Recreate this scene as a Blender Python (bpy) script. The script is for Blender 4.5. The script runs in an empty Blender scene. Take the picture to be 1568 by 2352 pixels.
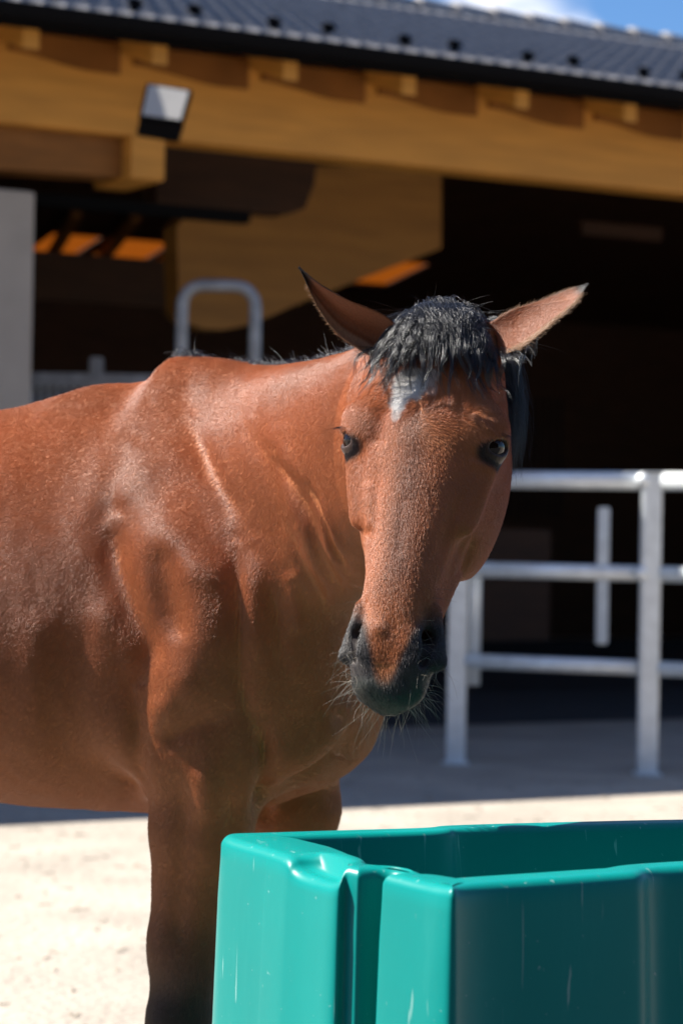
import bpy, math, random
import numpy as np
from mathutils import Vector, Matrix

R = math.radians
# ------------------------------------------------------------------ camera
scene = bpy.context.scene
CAMH, PITCH, ROLL, LENS, SW = 1.30, R(0.39), R(1.0), 85.0, 24.0
cam_d = bpy.data.cameras.new("camera")
cam = bpy.data.objects.new("camera", cam_d)
scene.collection.objects.link(cam)
scene.camera = cam
cam_d.sensor_fit = 'HORIZONTAL'
cam_d.sensor_width = SW
cam_d.lens = LENS
cam_d.clip_start = 0.05
cam_d.clip_end = 2000
cam.rotation_euler = (Matrix.Rotation(R(90) + PITCH, 3, 'X') @ Matrix.Rotation(ROLL, 3, 'Z')).to_euler()
cam.location = (0, 0, CAMH)
cam_d.dof.use_dof = True
cam_d.dof.focus_distance = 3.46
cam_d.dof.aperture_fstop = 5.0
CM = Matrix.Rotation(R(90) + PITCH, 3, 'X') @ Matrix.Rotation(ROLL, 3, 'Z')
CMN = np.array(CM)
FPX = LENS / SW * 1568.0

# ------------------------------------------------------------------ sky and sun
SUN_EL, SUN_AZ = R(48), R(171)      # azimuth: angle from +X counter-clockwise towards +Y
scene.world = bpy.data.worlds.new("World")
w = scene.world
w.use_nodes = True
wn, wl = w.node_tree.nodes, w.node_tree.links
wn.clear()
sky = wn.new('ShaderNodeTexSky')
sky.sky_type = 'NISHITA'
sky.sun_disc = False
sky.sun_elevation = SUN_EL
sky.sun_rotation = R(90) - SUN_AZ
sky.air_density = 1.0
sky.dust_density = 0.2
sky.ozone_density = 3.0
bg = wn.new('ShaderNodeBackground')
bg.inputs['Strength'].default_value = 0.05
out = wn.new('ShaderNodeOutputWorld')
# a few fair-weather clouds, fixed in world directions
tc = wn.new('ShaderNodeTexCoord')
mp = wn.new('ShaderNodeMapping')
mp.inputs['Scale'].default_value = (3.0, 3.0, 9.0)
mp.inputs['Location'].default_value = (0.35, 0.0, 0.6)
nz = wn.new('ShaderNodeTexNoise')
nz.inputs['Scale'].default_value = 2.2
nz.inputs['Detail'].default_value = 7
rp = wn.new('ShaderNodeValToRGB')
rp.color_ramp.elements[0].position = 0.56
rp.color_ramp.elements[1].position = 0.68
mx = wn.new('ShaderNodeMixRGB')
mx.inputs['Color2'].default_value = (11, 11, 11.6, 1)
wl.new(tc.outputs['Generated'], mp.inputs['Vector'])
wl.new(mp.outputs['Vector'], nz.inputs['Vector'])
wl.new(nz.outputs['Fac'], rp.inputs['Fac'])
wl.new(rp.outputs['Color'], mx.inputs['Fac'])
tint = wn.new('ShaderNodeVectorMath'); tint.operation = 'MULTIPLY'
tint.inputs[1].default_value = (.66, .92, 1.22)
wl.new(sky.outputs['Color'], tint.inputs[0])
wl.new(tint.outputs[0], mx.inputs['Color1'])
wl.new(mx.outputs['Color'], bg.inputs['Color'])
wl.new(bg.outputs['Background'], out.inputs['Surface'])

sd = bpy.data.lights.new("sun", 'SUN')
sd.energy = 5.0
sd.angle = R(0.53)
sd.color = (1.0, 0.955, 0.88)
so = bpy.data.objects.new("sun", sd)
scene.collection.objects.link(so)
svec = Vector((math.cos(SUN_EL) * math.cos(SUN_AZ), math.cos(SUN_EL) * math.sin(SUN_AZ), math.sin(SUN_EL)))
so.rotation_euler = svec.to_track_quat('Z', 'Y').to_euler()
so.location = (-8, 2, 12)

scene.view_settings.view_transform = 'Standard'
scene.view_settings.look = 'None'
scene.view_settings.gamma = 1
scene.view_settings.use_curve_mapping = False
scene.view_settings.exposure = 1.3

# ------------------------------------------------------------------ helpers
def P(px, py, Y):
    """point at depth Y (world y) seen at pixel (px, py) of the 1568 px wide photo"""
    d = CM @ Vector(((px - 784) / FPX, -(py - 1176) / FPX, -1))
    return Vector((d.x / d.y * Y, Y, CAMH + d.z / d.y * Y))

def PN(a):
    return np.array([list(P(*q)) for q in a])

def project(V):
    q = (V - np.array([0, 0, CAMH])) @ CMN
    return np.stack([784 - q[:, 0] / q[:, 2] * FPX, 1176 + q[:, 1] / q[:, 2] * FPX], 1)

def tag(o, label=None, cat=None, group=None, kind=None):
    if label: o['label'] = label
    if cat: o['category'] = cat
    if group: o['group'] = group
    if kind: o['kind'] = kind
    return o

def link(name, me, mats=None, parent=None, smooth=False):
    o = bpy.data.objects.new(name, me)
    scene.collection.objects.link(o)
    if mats:
        for m in (mats if isinstance(mats, (list, tuple)) else [mats]):
            me.materials.append(m)
    if parent: o.parent = parent
    if smooth:
        me.polygons.foreach_set('use_smooth', [True] * len(me.polygons))
    return o

def empty(name, loc, rz=0):
    o = bpy.data.objects.new(name, None)
    scene.collection.objects.link(o)
    o.location = loc
    o.rotation_euler = (0, 0, rz)
    return o

class MB:
    """collects shapes in one mesh"""
    def __init__(s): s.v, s.f = [], []
    def add(s, vs, fs):
        n = len(s.v)
        s.v += [tuple(v) for v in vs]
        s.f += [tuple(i + n for i in f) for f in fs]
    def hexa(s, a, b):
        """a: four corners of one end, b: four of the other"""
        s.add(list(a) + list(b), [(3, 2, 1, 0), (4, 5, 6, 7), (0, 1, 5, 4), (1, 2, 6, 5), (2, 3, 7, 6), (3, 0, 4, 7)])
    def box(s, lo, hi, fr=None):
        x0, y0, z0 = lo; x1, y1, z1 = hi
        vs = [(x0, y0, z0), (x1, y0, z0), (x1, y1, z0), (x0, y1, z0), (x0, y0, z1), (x1, y0, z1), (x1, y1, z1), (x0, y1, z1)]
        if fr: vs = [fr(*v) for v in vs]
        s.add(vs, [(3, 2, 1, 0), (4, 5, 6, 7), (0, 1, 5, 4), (1, 2, 6, 5), (2, 3, 7, 6), (3, 0, 4, 7)])
    def prism(s, pts, off):
        n = len(pts); off = Vector(off)
        s.add([Vector(p) for p in pts] + [Vector(p) + off for p in pts],
              [tuple(range(n))[::-1], tuple(range(n, 2 * n))] + [(i, (i + 1) % n, n + (i + 1) % n, n + i) for i in range(n)])
    def tube(s, pts, r, n=14, cap=True):
        pts = [Vector(p) for p in pts]
        rs = r if isinstance(r, (list, tuple)) else [r] * len(pts)
        rings = []; prev = None
        for i, p in enumerate(pts):
            t = (pts[min(i + 1, len(pts) - 1)] - pts[max(i - 1, 0)]).normalized()
            if prev is None:
                up = Vector((0, 0, 1)) if abs(t.z) < .9 else Vector((1, 0, 0))
                a = t.cross(up).normalized()
            else:
                a = (prev - t * prev.dot(t)).normalized()
            b = t.cross(a); prev = a
            rings.append([p + (a * math.cos(k * 2 * math.pi / n) + b * math.sin(k * 2 * math.pi / n)) * rs[i] for k in range(n)])
        vs = [v for g in rings for v in g]
        fs = []
        for i in range(len(pts) - 1):
            for k in range(n):
                k2 = (k + 1) % n
                fs.append((i * n + k, i * n + k2, (i + 1) * n + k2, (i + 1) * n + k))
        if cap:
            fs.append(tuple(range(n))[::-1]); fs.append(tuple(range(len(vs) - n, len(vs))))
        s.add(vs, fs)
    def build(s, name, mat, parent=None, smooth=False, bevel=0, fixn=True):
        me = bpy.data.meshes.new(name)
        me.from_pydata(s.v, [], s.f)
        import bmesh
        bm = bmesh.new(); bm.from_mesh(me)
        if fixn: bmesh.ops.recalc_face_normals(bm, faces=bm.faces)
        if bevel:
            bmesh.ops.bevel(bm, geom=[e for e in bm.edges if len(e.link_faces) == 2 and e.calc_face_angle(0) > .5], offset=bevel, segments=2, affect='EDGES', clamp_overlap=True)
        bm.to_mesh(me); bm.free()
        return link(name, me, mat, parent, smooth)

def mat(name, col, rough=.6, metal=0, spec=.5, noise=None, bump=None, stretch=(1, 1, 1), coord='Object', dark=.75, coat=0):
    m = bpy.data.materials.new(name); m.use_nodes = True
    n, l = m.node_tree.nodes, m.node_tree.links
    b = n['Principled BSDF']
    b.inputs['Base Color'].default_value = (*col, 1)
    b.inputs['Roughness'].default_value = rough
    b.inputs['Metallic'].default_value = metal
    b.inputs['Specular IOR Level'].default_value = spec
    b.inputs['Coat Weight'].default_value = coat
    if noise or bump:
        t = n.new('ShaderNodeTexCoord'); mp = n.new('ShaderNodeMapping')
        mp.inputs['Scale'].default_value = stretch
        l.new(t.outputs[coord], mp.inputs['Vector'])
    if noise:
        z = n.new('ShaderNodeTexNoise'); z.inputs['Scale'].default_value = noise; z.inputs['Detail'].default_value = 8
        l.new(mp.outputs['Vector'], z.inputs['Vector'])
        r = n.new('ShaderNodeValToRGB')
        r.color_ramp.elements[0].position = .3; r.color_ramp.elements[1].position = .7
        r.color_ramp.elements[0].color = (*[c * dark for c in col], 1)
        r.color_ramp.elements[1].color = (*[min(1, c * (2 - dark)) for c in col], 1)
        l.new(z.outputs['Fac'], r.inputs['Fac']); l.new(r.outputs['Color'], b.inputs['Base Color'])
    if bump:
        z = n.new('ShaderNodeTexNoise'); z.inputs['Scale'].default_value = bump[0]; z.inputs['Detail'].default_value = 6
        l.new(mp.outputs['Vector'], z.inputs['Vector'])
        bp = n.new('ShaderNodeBump'); bp.inputs['Strength'].default_value = bump[1]; bp.inputs['Distance'].default_value = bump[2]
        l.new(z.outputs['Fac'], bp.inputs['Height']); l.new(bp.outputs['Normal'], b.inputs['Normal'])
    return m
# ------------------------------------------------------------------ barn and ground
DX, DY = 0.8700, 0.4931            # direction of the barn front; inwards is (-DY, DX)
DB = 13.87                         # where the plane of the front beam meets the view axis
ALONG = (DX, DY)
KB = 1.05
def FB(s, i, z):
    """barn frame: s along the front, i inwards from the face of the front beam, z up"""
    return Vector(((DX * s - DY * i) * KB, (DB + DY * s + DX * i) * KB, (z - CAMH) * KB + CAMH))
def onplane(px, py, i, zoff=0):
    """s, z of pixel on the barn plane i metres inside"""
    d = P(px, py, 1.0); d = Vector((d.x, 1.0, d.z - CAMH))
    # point k*d : solve for inward coordinate
    k = (i + DX * DB) / (-DY * d.x + DX * 1.0)
    s = DX * (k * d.x) + DY * (k - DB)
    return s, CAMH + k * d.z

M = {}
M['sand'] = mat('sand', (.37, .325, .27), .95, spec=.15, noise=1.6, bump=(24, .8, .02), dark=.82)
M['wood'] = mat('wood', (.54, .240, .040), .62, spec=.3, noise=2.0, bump=(30, .2, .004), stretch=(1, 1, 9), dark=.86)
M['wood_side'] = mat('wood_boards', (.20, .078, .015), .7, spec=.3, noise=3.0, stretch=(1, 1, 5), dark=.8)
M['shade_wood'] = mat('shade_wood', (.042, .016, .006), .7, spec=.3, noise=3.0, stretch=(1, 1, 5), dark=.75)  # wood colour lowered to hold the shade of the barn interior
M['concrete'] = mat('concrete', (.34, .30, .26), .85, noise=4, bump=(60, .2, .004), dark=.92)
M['floor'] = mat('barn_floor', (.035, .035, .04), .9, noise=2, bump=(40, .3, .005))
M['tile'] = mat('roof_tile', (.24, .232, .235), .40, spec=.5, noise=9, dark=.8)
M['black'] = mat('black_metal', (.004, .004, .005), .7, spec=.06)
M['galv'] = mat('galvanised_steel', (.76, .79, .80), .40, metal=.25, noise=14, dark=.9, bump=(60, .1, .002))
M['steel_shade'] = mat('shaded_steel', (.26, .27, .29), .45, metal=.3, noise=12)  # galvanised steel darkened, the shade on it put into the colour
M['brace'] = mat('glulam', (.30, .135, .028), .65, spec=.3, noise=2.0, stretch=(1, 1, 7), dark=.85)
M['soffit_shade'] = mat('shaded_soffit', (.20, .072, .012), .7, spec=.2, noise=3, dark=.8)  # browner and darker than the beam, carries the shade under the eave
M['glass'] = mat('lamp_glass', (.40, .38, .35), .6)
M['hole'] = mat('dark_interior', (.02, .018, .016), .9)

# ground
g = MB(); g.add([(-300, -200, 0), (300, -200, 0), (300, 400, 0), (-300, 400, 0)], [(0, 1, 2, 3)])
tag(g.build('ground', M['sand']), kind='structure')
# finer scatter of clods and grit in the sand near the horse, real bumps
g = MB()
fl = [FB(-9, .9, .004), FB(14, .9, .004), FB(14, 11, .004), FB(-9, 11, .004)]
for q in fl: q.z = .004
g.add(fl, [(0, 1, 2, 3)])
tag(g.build('barn_floor', M['floor']), kind='structure')

barn = empty('barn', FB(0, 0, 0))
tag(barn, 'timber barn with grey corrugated tile roof and dark open front behind the horse', 'barn')
def bpart(mb, name, m, smooth=False, bevel=0, parent=None):
    o = mb.build(name, m, None, smooth, bevel)
    o.parent = parent or barn
    o.matrix_parent_inverse = Matrix.Translation(barn.location).inverted()
    return o

S0, S1 = -9.0, 14.0
TP = .3125                          # roof pitch (rise per metre)
EI = -.50                           # eave line, in front of the beam
ZE = 3.94
WR = 4.0                            # eave to ridge
def roofz(i): return ZE + (i - EI) * TP
# tile covering, wavy in section and stepped in courses
ns_, roll = 0, .125
ss = np.arange(S0, S1, roll / 8)
courses = 13
cl = WR / courses
vs, fs = [], []
rows = []
for c in range(courses):
    for q in range(2):
        i = EI + (c + q) * cl - (.006 if q == 0 else .004)
        lift = .036 if q == 0 else .030
        rows.append((i, lift))
random.seed(4)
for (i, lift) in rows:
    for s in ss:
        ph = (s / roll) % 1.0
        h = .044 * max(0, math.sin(math.pi * min(1, ph / .62))) ** .8 if ph < .62 else 0
        vs.append(FB(s, i, roofz(i) + lift + h - .03))
n = len(ss)
for r in range(len(rows) - 1):
    for k in range(n - 1):
        fs.append((r * n + k, r * n + k + 1, (r + 1) * n + k + 1, (r + 1) * n + k))
# front lip
b0 = len(vs)
for s in ss: vs.append(FB(s, EI - .012, roofz(EI) - .01))
for k in range(n - 1): fs.append((b0 + k, b0 + k + 1, k + 1, k))
mb = MB(); mb.v = [tuple(v) for v in vs]; mb.f = fs
o = bpart(mb, 'roof_tiles', M['tile'], smooth=True)
# back slope (flat boards + tiles), deck under tiles
mb = MB()
zr = roofz(EI + WR)
mb.hexa([FB(S0, EI + .03, roofz(EI + .03) - .05), FB(S1, EI + .03, roofz(EI + .03) - .05), FB(S1, EI + WR, zr - .05), FB(S0, EI + WR, zr - .05)],
        [FB(S0, EI + .03, roofz(EI + .03) - .02), FB(S1, EI + .03, roofz(EI + .03) - .02), FB(S1, EI + WR, zr - .02), FB(S0, EI + WR, zr - .02)])
bpart(mb, 'roof_deck', M['wood_side'])
# back slope with four translucent skylights
BI = EI + WR; BL = 8.0; BP = .17
def backz(i): return zr - .05 - (i - BI) * BP
sky_lights = []
def backslab(s0, s1, i0, i1, z0=0, z1=.08):
    return ([FB(s0, i0, backz(i0) + z0), FB(s1, i0, backz(i0) + z0), FB(s1, i1, backz(i1) + z0), FB(s0, i1, backz(i1) + z0)],
            [FB(s0, i0, backz(i0) + z1), FB(s1, i0, backz(i0) + z1), FB(s1, i1, backz(i1) + z1), FB(s0, i1, backz(i1) + z1)])
# skylights measured on the back slope
def onback(px, py):
    d = P(px, py, 1.0); dz = d.z - CAMH
    # z = CAMH + k dz ; i = -DY*(k dx) + DX*(k-DB)
    # zr-.05-(i-BI)*BP = CAMH + k dz
    a = (-DY * d.x + DX)
    k = (zr - .05 - CAMH + (BI + DX * DB) * BP) / (dz + a * BP)
    return DX * k * d.x + DY * (k - DB), a * k - DX * DB
wins = [(75, 208, 548, 588), (218, 366, 560, 606), (378, 428, 572, 604), (803, 936, 617, 652)]
rects = []
for (x0, x1, y0, y1) in wins:
    a = onback((x0 + x1) / 2, y0); b = onback((x0 + x1) / 2, y1)
    l_ = onback(x0, (y0 + y1) / 2); r_ = onback(x1, (y0 + y1) / 2)
    rects.append((min(l_[0], r_[0]), max(l_[0], r_[0]), min(a[1], b[1]), max(a[1], b[1])))
for r_ in rects: print('skylight', [round(float(q), 2) for q in r_])
ia = float(np.mean([r_[2] for r_ in rects])); ib = float(np.mean([r_[3] for r_ in rects])); ia, ib = ia - .35 * (ib - ia), ib + .35 * (ib - ia)
rects = sorted((r_[0], r_[1]) for r_ in rects)
mb = MB()
mb.hexa(*backslab(S0, S1, BI, ia)); mb.hexa(*backslab(S0, S1, ib, BI + BL))
e = S0
for (a, b) in rects + [(S1, S1)]:
    if a > e: mb.hexa(*backslab(e, a, ia, ib))
    e = max(e, b)
bpart(mb, 'back_roof', M['shade_wood'])
M['sheet'] = bpy.data.materials.new('amber_sheet'); M['sheet'].use_nodes = True
n_, l_ = M['sheet'].node_tree.nodes, M['sheet'].node_tree.links
n_.remove(n_['Principled BSDF'])
tr = n_.new('ShaderNodeBsdfTranslucent'); tr.inputs['Color'].default_value = (.30, .145, .040, 1)
l_.new(tr.outputs[0], n_['Material Output'].inputs['Surface'])
for (a, b) in rects:
    mb = MB(); mb.hexa(*backslab(a + .01, b - .01, ia + .01, ib - .01, .03, .04))
    bpart(mb, 'skylight', M['sheet'])
# walls that close the barn
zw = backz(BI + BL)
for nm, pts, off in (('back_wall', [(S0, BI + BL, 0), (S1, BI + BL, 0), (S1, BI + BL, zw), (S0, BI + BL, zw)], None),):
    mb = MB(); mb.hexa([FB(*p) for p in pts], [FB(p[0], p[1] + .12, p[2]) for p in pts]); bpart(mb, nm, M['shade_wood'])
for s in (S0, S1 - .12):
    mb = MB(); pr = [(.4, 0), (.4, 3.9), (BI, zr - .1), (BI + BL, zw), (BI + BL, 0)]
    mb.prism([FB(s, i, z) for i, z in pr], FB(s + .12, 0, 0) - FB(s, 0, 0)); bpart(mb, 'side_wall', M['shade_wood'])
# gutter + fascia
mb = MB(); prof = []
for k in range(9):
    a = math.pi * k / 8
    prof.append((EI - .075 - .07 * math.cos(a), ZE - .005 - .085 * math.sin(a)))
inner = [(EI - .075 - .062 * math.cos(math.pi * k / 8), ZE - .005 - .075 * math.sin(math.pi * k / 8)) for k in range(8, -1, -1)]
pr = prof + inner
mb.prism([FB(S0, i, z) for i, z in pr], FB(S1, 0, 0) - FB(S0, 0, 0)); bpart(mb, 'gutter', M['black'], smooth=False)
mb = MB(); mb.box((S0, EI + .005, ZE - .10), (S1, EI + .03, ZE - .02), FB); bpart(mb, 'fascia', M['black'])
# ridge caps
k = 0; s = S0
mb = MB()
while s < S1:
    a = FB(s, BI, zr + .035); b = FB(s + .36, BI, zr + .02)
    mb.tube([a, a.lerp(b, .12), b], [.105, .10, .085], 12); s += .33
bpart(mb, 'ridge_caps', M['tile'], smooth=True)
# snow guards: small hooks on the tiles, two staggered rows
k = 0
for s in np.arange(-4, 5.2, .42):
    i = EI + .22 + (.14 if k % 2 else 0); k += 1
    z = roofz(i) + .02
    mb = MB()
    mb.box((s - .03, i - .008, z), (s + .03, i + .008, z + .085), FB)
    mb.box((s - .012, i, z), (s + .012, i + .16, z + .03), FB)
    mb.box((s - .045, i - .012, z + .05), (s + .045, i + .004, z + .07), FB)
    bpart(mb, 'snow_guard', M['black'])
# rafters with shaped tails, boards between them darkened for the rafter shadows
def rafter_px(px, py=240):
    return onplane(px, py, -.42)[0]
rs = [rafter_px(x, y) for x, y in ((70, 115), (365, 150), (665, 185), (937, 215), (1197, 250), (1445, 280))]
sp = (rs[-1] - rs[0]) / 5
rs = [rs[0] - sp * k for k in range(7, 0, -1)] + rs + [rs[-1] + sp * k for k in range(1, 9)]
print('rafter spacing', sp)
for s in rs:
    zt = lambda i: roofz(i) - .052
    pr = [(-.43, zt(-.43)), (3.0, zt(3.0)), (3.0, zt(3.0) - .16), (.0, zt(0) - .16), (-.10, zt(-.1) - .175), (-.28, zt(-.28) - .165), (-.40, zt(-.4) - .17), (-.43, zt(-.43) - .165)]
    mb = MB(); mb.prism([FB(s - .045, i, z) for i, z in pr], FB(s + .045, 0, 0) - FB(s - .045, 0, 0))
    bpart(mb, 'rafter', M['wood'])
BT = 3.80
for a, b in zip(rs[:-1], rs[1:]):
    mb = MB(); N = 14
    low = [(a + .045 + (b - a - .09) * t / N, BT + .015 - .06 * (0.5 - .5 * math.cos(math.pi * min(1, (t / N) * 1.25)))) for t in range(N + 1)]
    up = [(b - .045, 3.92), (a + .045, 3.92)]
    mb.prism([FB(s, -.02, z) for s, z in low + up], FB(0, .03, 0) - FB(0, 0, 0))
    bpart(mb, 'eave_shade_board', M['soffit_shade'])  # dark colour and scalloped edge stand for the rafters' shade
# front beam
mb = MB(); mb.box((S0, .012, 3.43), (S1, .25, BT + .08), FB); bpart(mb, 'front_beam', M['wood'], bevel=.006)
# stub block, recessed lower beam, pillar
s0, z0 = onplane(300, 415, -.01); s1, z1 = onplane(379, 415, -.01)
mb = MB(); mb.box((s0, -.005, z1), (s1, .5, 3.428), FB); bpart(mb, 'beam_end', M['wood'], bevel=.006)
mb = MB()
sa = onplane(0, 440, .1)[0]
mb.hexa([FB(-9, .10, 2.98), FB(s0 - .002, .10, z1 + .02), FB(s0 - .002, .35, z1 + .02), FB(-9, .35, 2.98)],
        [FB(-9, .10, 3.427), FB(s0 - .002, .10, 3.427), FB(s0 - .002, .35, 3.427), FB(-9, .35, 3.427)])
bpart(mb, 'lower_beam', M['wood_side'])
sp1, zp = onplane(81, 440, .02)
mb = MB(); mb.box((sp1 - .75, .02, 0), (sp1, .40, zp), FB); bpart(mb, 'pillar', M['concrete'], bevel=.01)
# sliding-door track
a, za = onplane(95, 446, .9); b, zb = onplane(575, 496, .9)
print('track', za, zb)
mb = MB(); mb.box((a - 2, .9, (za + zb) / 2 - .05), (b, 1.0, (za + zb) / 2 + .02), FB); bpart(mb, 'door_track', M['black'])
# ceiling boards/purlin in the dark behind the front beam
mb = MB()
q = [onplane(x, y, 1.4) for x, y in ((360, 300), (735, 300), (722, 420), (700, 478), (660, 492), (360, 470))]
mb.prism([FB(s, 1.4, z) for s, z in q], FB(0, .2, 0) - FB(0, 0, 0)); bpart(mb, 'purlin', M['shade_wood'])
# big glulam brace
q = [onplane(x, y, 1.9) for x, y in ((1013, 380), (1013, 570), (920, 605), (830, 640), (740, 676), (660, 708), (612, 730), (565, 747), (515, 757), (465, 755), (432, 742), (412, 715), (405, 520), (450, 470), (700, 380))]
mb = MB(); mb.prism([FB(s, 1.9, z) for s, z in q], FB(0, .2, 0) - FB(0, 0, 0)); bpart(mb, 'glulam_brace', M['brace'])
# rafters running over the skylights
for x0, y0, x1, y1 in ((165, 470, 90, 600), (300, 480, 190, 620), (440, 490, 345, 625), (505, 500, 400, 625)):
    a, b = onback(x0, y0), onback(x1, y1)
    mb = MB()
    for (t0, t1) in ((a, b),):
        A0 = FB(t0[0], t0[1], backz(t0[1]) - .12); B0 = FB(t1[0], t1[1], backz(t1[1]) - .12)
        mb.hexa([A0, A0 + Vector((.1, 0, 0)), A0 + Vector((.1, 0, .1)), A0 + Vector((0, 0, .1))], [B0, B0 + Vector((.1, 0, 0)), B0 + Vector((.1, 0, .1)), B0 + Vector((0, 0, .1))])
    bpart(mb, 'back_rafter', M['wood_side'])
# dark boarding of the boxes deep inside
def inbox(x0, x1, y0, y1, i, name, m, th=.06, parent=None):
    a, _ = onplane(x0, (y0 + y1) / 2, i); b, _ = onplane(x1, (y0 + y1) / 2, i)
    _, zt = onplane((x0 + x1) / 2, y0, i); _, zb = onplane((x0 + x1) / 2, y1, i)
    mb = MB(); mb.box((a, i, max(0.01, zb)), (b, i + th, zt), FB); return bpart(mb, name, m)
inbox(1080, 1262, 1215, 1490, 3.2, 'box_boarding', M['shade_wood'])
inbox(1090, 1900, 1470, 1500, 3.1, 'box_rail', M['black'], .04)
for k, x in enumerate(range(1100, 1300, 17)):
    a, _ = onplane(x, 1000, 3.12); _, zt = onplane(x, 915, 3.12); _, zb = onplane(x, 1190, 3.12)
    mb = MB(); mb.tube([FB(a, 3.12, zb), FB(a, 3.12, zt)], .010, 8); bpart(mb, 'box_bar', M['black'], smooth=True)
inbox(80, 480, 590, 700, 5.0, 'box_beam', M['shade_wood'])
inbox(1335, 1520, 515, 545, 3.0, 'ceiling_lath', M['shade_wood'])

# lamp on the beam
lamp = empty('floodlight', FB(onplane(370, 250, -.1)[0], -.1, 3.6)); tag(lamp, 'black floodlight with pale glass fixed to the front beam of the barn', 'lamp')
def lpart(mb, name, m, bevel=0):
    o = mb.build(name, m, None, False, bevel); o.parent = lamp
    o.matrix_parent_inverse = Matrix.Translation(lamp.location).inverted(); return o
YL = 12.95
c = [P(x, y, Y) for x, y, Y in ((336, 188, YL), (442, 205, YL), (420, 282, YL - .10), (318, 268, YL - .10))]
back = (P(380, 240, YL + .12) - P(380, 240, YL)); nrm = (c[1] - c[0]).cross(c[3] - c[0]).normalized()
if nrm.y > 0: nrm = -nrm
def inset(cs, k, off):
    m_ = sum(cs, Vector()) / 4
    return [m_ + (q - m_) * k + off for q in cs]
mb = MB(); mb.hexa(c, [q - nrm * .05 for q in c]); lpart(mb, 'housing', M['black'], .006)
mb = MB(); g0 = inset(c, .86, nrm * .001); mb.hexa([q + nrm * .004 for q in g0], g0); lpart(mb, 'glass', M['glass'])
d_ = [P(x, y, Y) for x, y, Y in ((322, 268, YL - .08), (420, 283, YL - .08), (408, 322, YL - .02), (312, 305, YL - .02))]
mb = MB(); mb.hexa(d_, [q + Vector((0, .09, 0.0)) for q in d_]); lpart(mb, 'driver_box', M['black'], .006)
mb = MB()
pb = sum(c, Vector()) / 4
mb.tube([pb + Vector((.0, .05, 0)), pb + Vector((.02, .18, .0)), FB(onplane(375, 240, .01)[0], .01, 3.62)], .018, 10)
lpart(mb, 'bracket', M['black'])

# ---------------------------------------------------------------- steel fence
def fpt(px, z):   # point on the fence line
    t = (px - 1053) / (1493 - 1053)
    Y = 13.47 + (13.03 - 13.47) * t
    p = P(px, 1300, Y); return Vector((p.x, p.y, z))
def steel_post(px, label, ht=1.62, w=.105):
    e = empty('fence_post', fpt(px, 0)); tag(e, label, 'fence post', 'galvanised posts of the paddock fence')
    mb = MB(); mb.box((-w / 2, -w / 2, 0), (w / 2, w / 2, ht)); o = mb.build('shaft', M['galv'], e, bevel=.012)
    mb = MB(); mb.box((-w / 2 - .004, -w / 2 - .004, ht), (w / 2 + .004, w / 2 + .004, ht + .012)); mb.build('cap', M['galv'], e, bevel=.004)
    mb = MB(); mb.box((-.075, -.075, 0.001), (.075, .075, .010)); mb.build('base_plate', M['galv'], e, bevel=.003)
    return e
steel_post(1053, 'steel fence post nearer the horse, just under its cheek')
steel_post(1493, 'steel fence post standing free at right with two bright pins on its left')
def panel(pa, pb, label, bolts):
    A, B = fpt(pa, 0), fpt(pb, 0)
    e = empty('paddock_fence', (A + B) / 2); tag(e, label, 'fence panel', 'three-rail steel fence panels')
    o_ = e.location
    for z, r in ((1.585, .048), (1.085, .042), (.575, .040)):
        mb = MB(); mb.tube([A - o_ + Vector((0, 0, z)), B - o_ + Vector((0, 0, z))], r, 20); mb.build('rail', M['galv'], e, smooth=True)
    for z in bolts:
        import bmesh
        bm = bmesh.new(); bmesh.ops.create_uvsphere(bm, u_segments=16, v_segments=10, radius=.04)
        me = bpy.data.meshes.new('pin'); bm.to_mesh(me); bm.free()
        q = link('pin', me, M['galv'], e, True); q.location = B - o_ + Vector((.01, -.06, z))
    return e
e1 = panel(1076, 1466, 'three-rail galvanised fence panel between the two steel posts', (1.59, 1.09))
o_ = e1.location
for px, zt, zb, w_ in ((1092, 1.56, .44, .05),):
    mb = MB(); A = fpt(px, 0) - o_ + Vector((0, .04, 0)); mb.tube([A + Vector((0, 0, zb)), A + Vector((0, 0, zt))], w_ / 2 + .012, 14); mb.build('stile', M['galv'], e1, smooth=True)
panel(1520, 2100, 'three-rail fence panel cut off by the right edge of the picture', ())
# thin upright in the dark behind the fence
q = P(1381, 1480, 14.4); t_ = P(1384, 1165, 14.4)
up = empty('steel_upright', (q.x, q.y, 0)); tag(up, 'slim grey steel upright hanging in the dark behind the fence rails', 'steel post')
mb = MB(); mb.box((-.035, -.02, q.z), (.035, .02, t_.z)); mb.build('bar', M['galv'], up, bevel=.008)
# arch of bent tube behind the withers
YA = 13.9
arch = empty('tube_arch', (P(500, 800, YA).x, YA, 0)); tag(arch, 'bent steel tube arch standing behind the neck of the horse', 'gate arch')
pts = []
L = P(415, 900, YA); Rr = P(583, 900, YA); zt = P(500, 655, YA).z
pts = [Vector((L.x, YA, 0)), Vector((L.x, YA, zt - .12))]
for k in range(1, 7):
    a = math.pi / 2 * k / 6
    pts.append(Vector((L.x + .12 * (1 - math.cos(a)), YA, zt - .12 + .12 * math.sin(a))))
for k in range(0, 7):
    a = math.pi / 2 * k / 6
    pts.append(Vector((Rr.x - .12 * (1 - math.sin(a)), YA, zt - .12 + .12 * math.cos(a))))
pts.append(Vector((Rr.x, YA, 0)))
mb = MB(); mb.tube([p - arch.location for p in pts], .036, 14); mb.build('tube', M['steel_shade'], arch, smooth=True)
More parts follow.
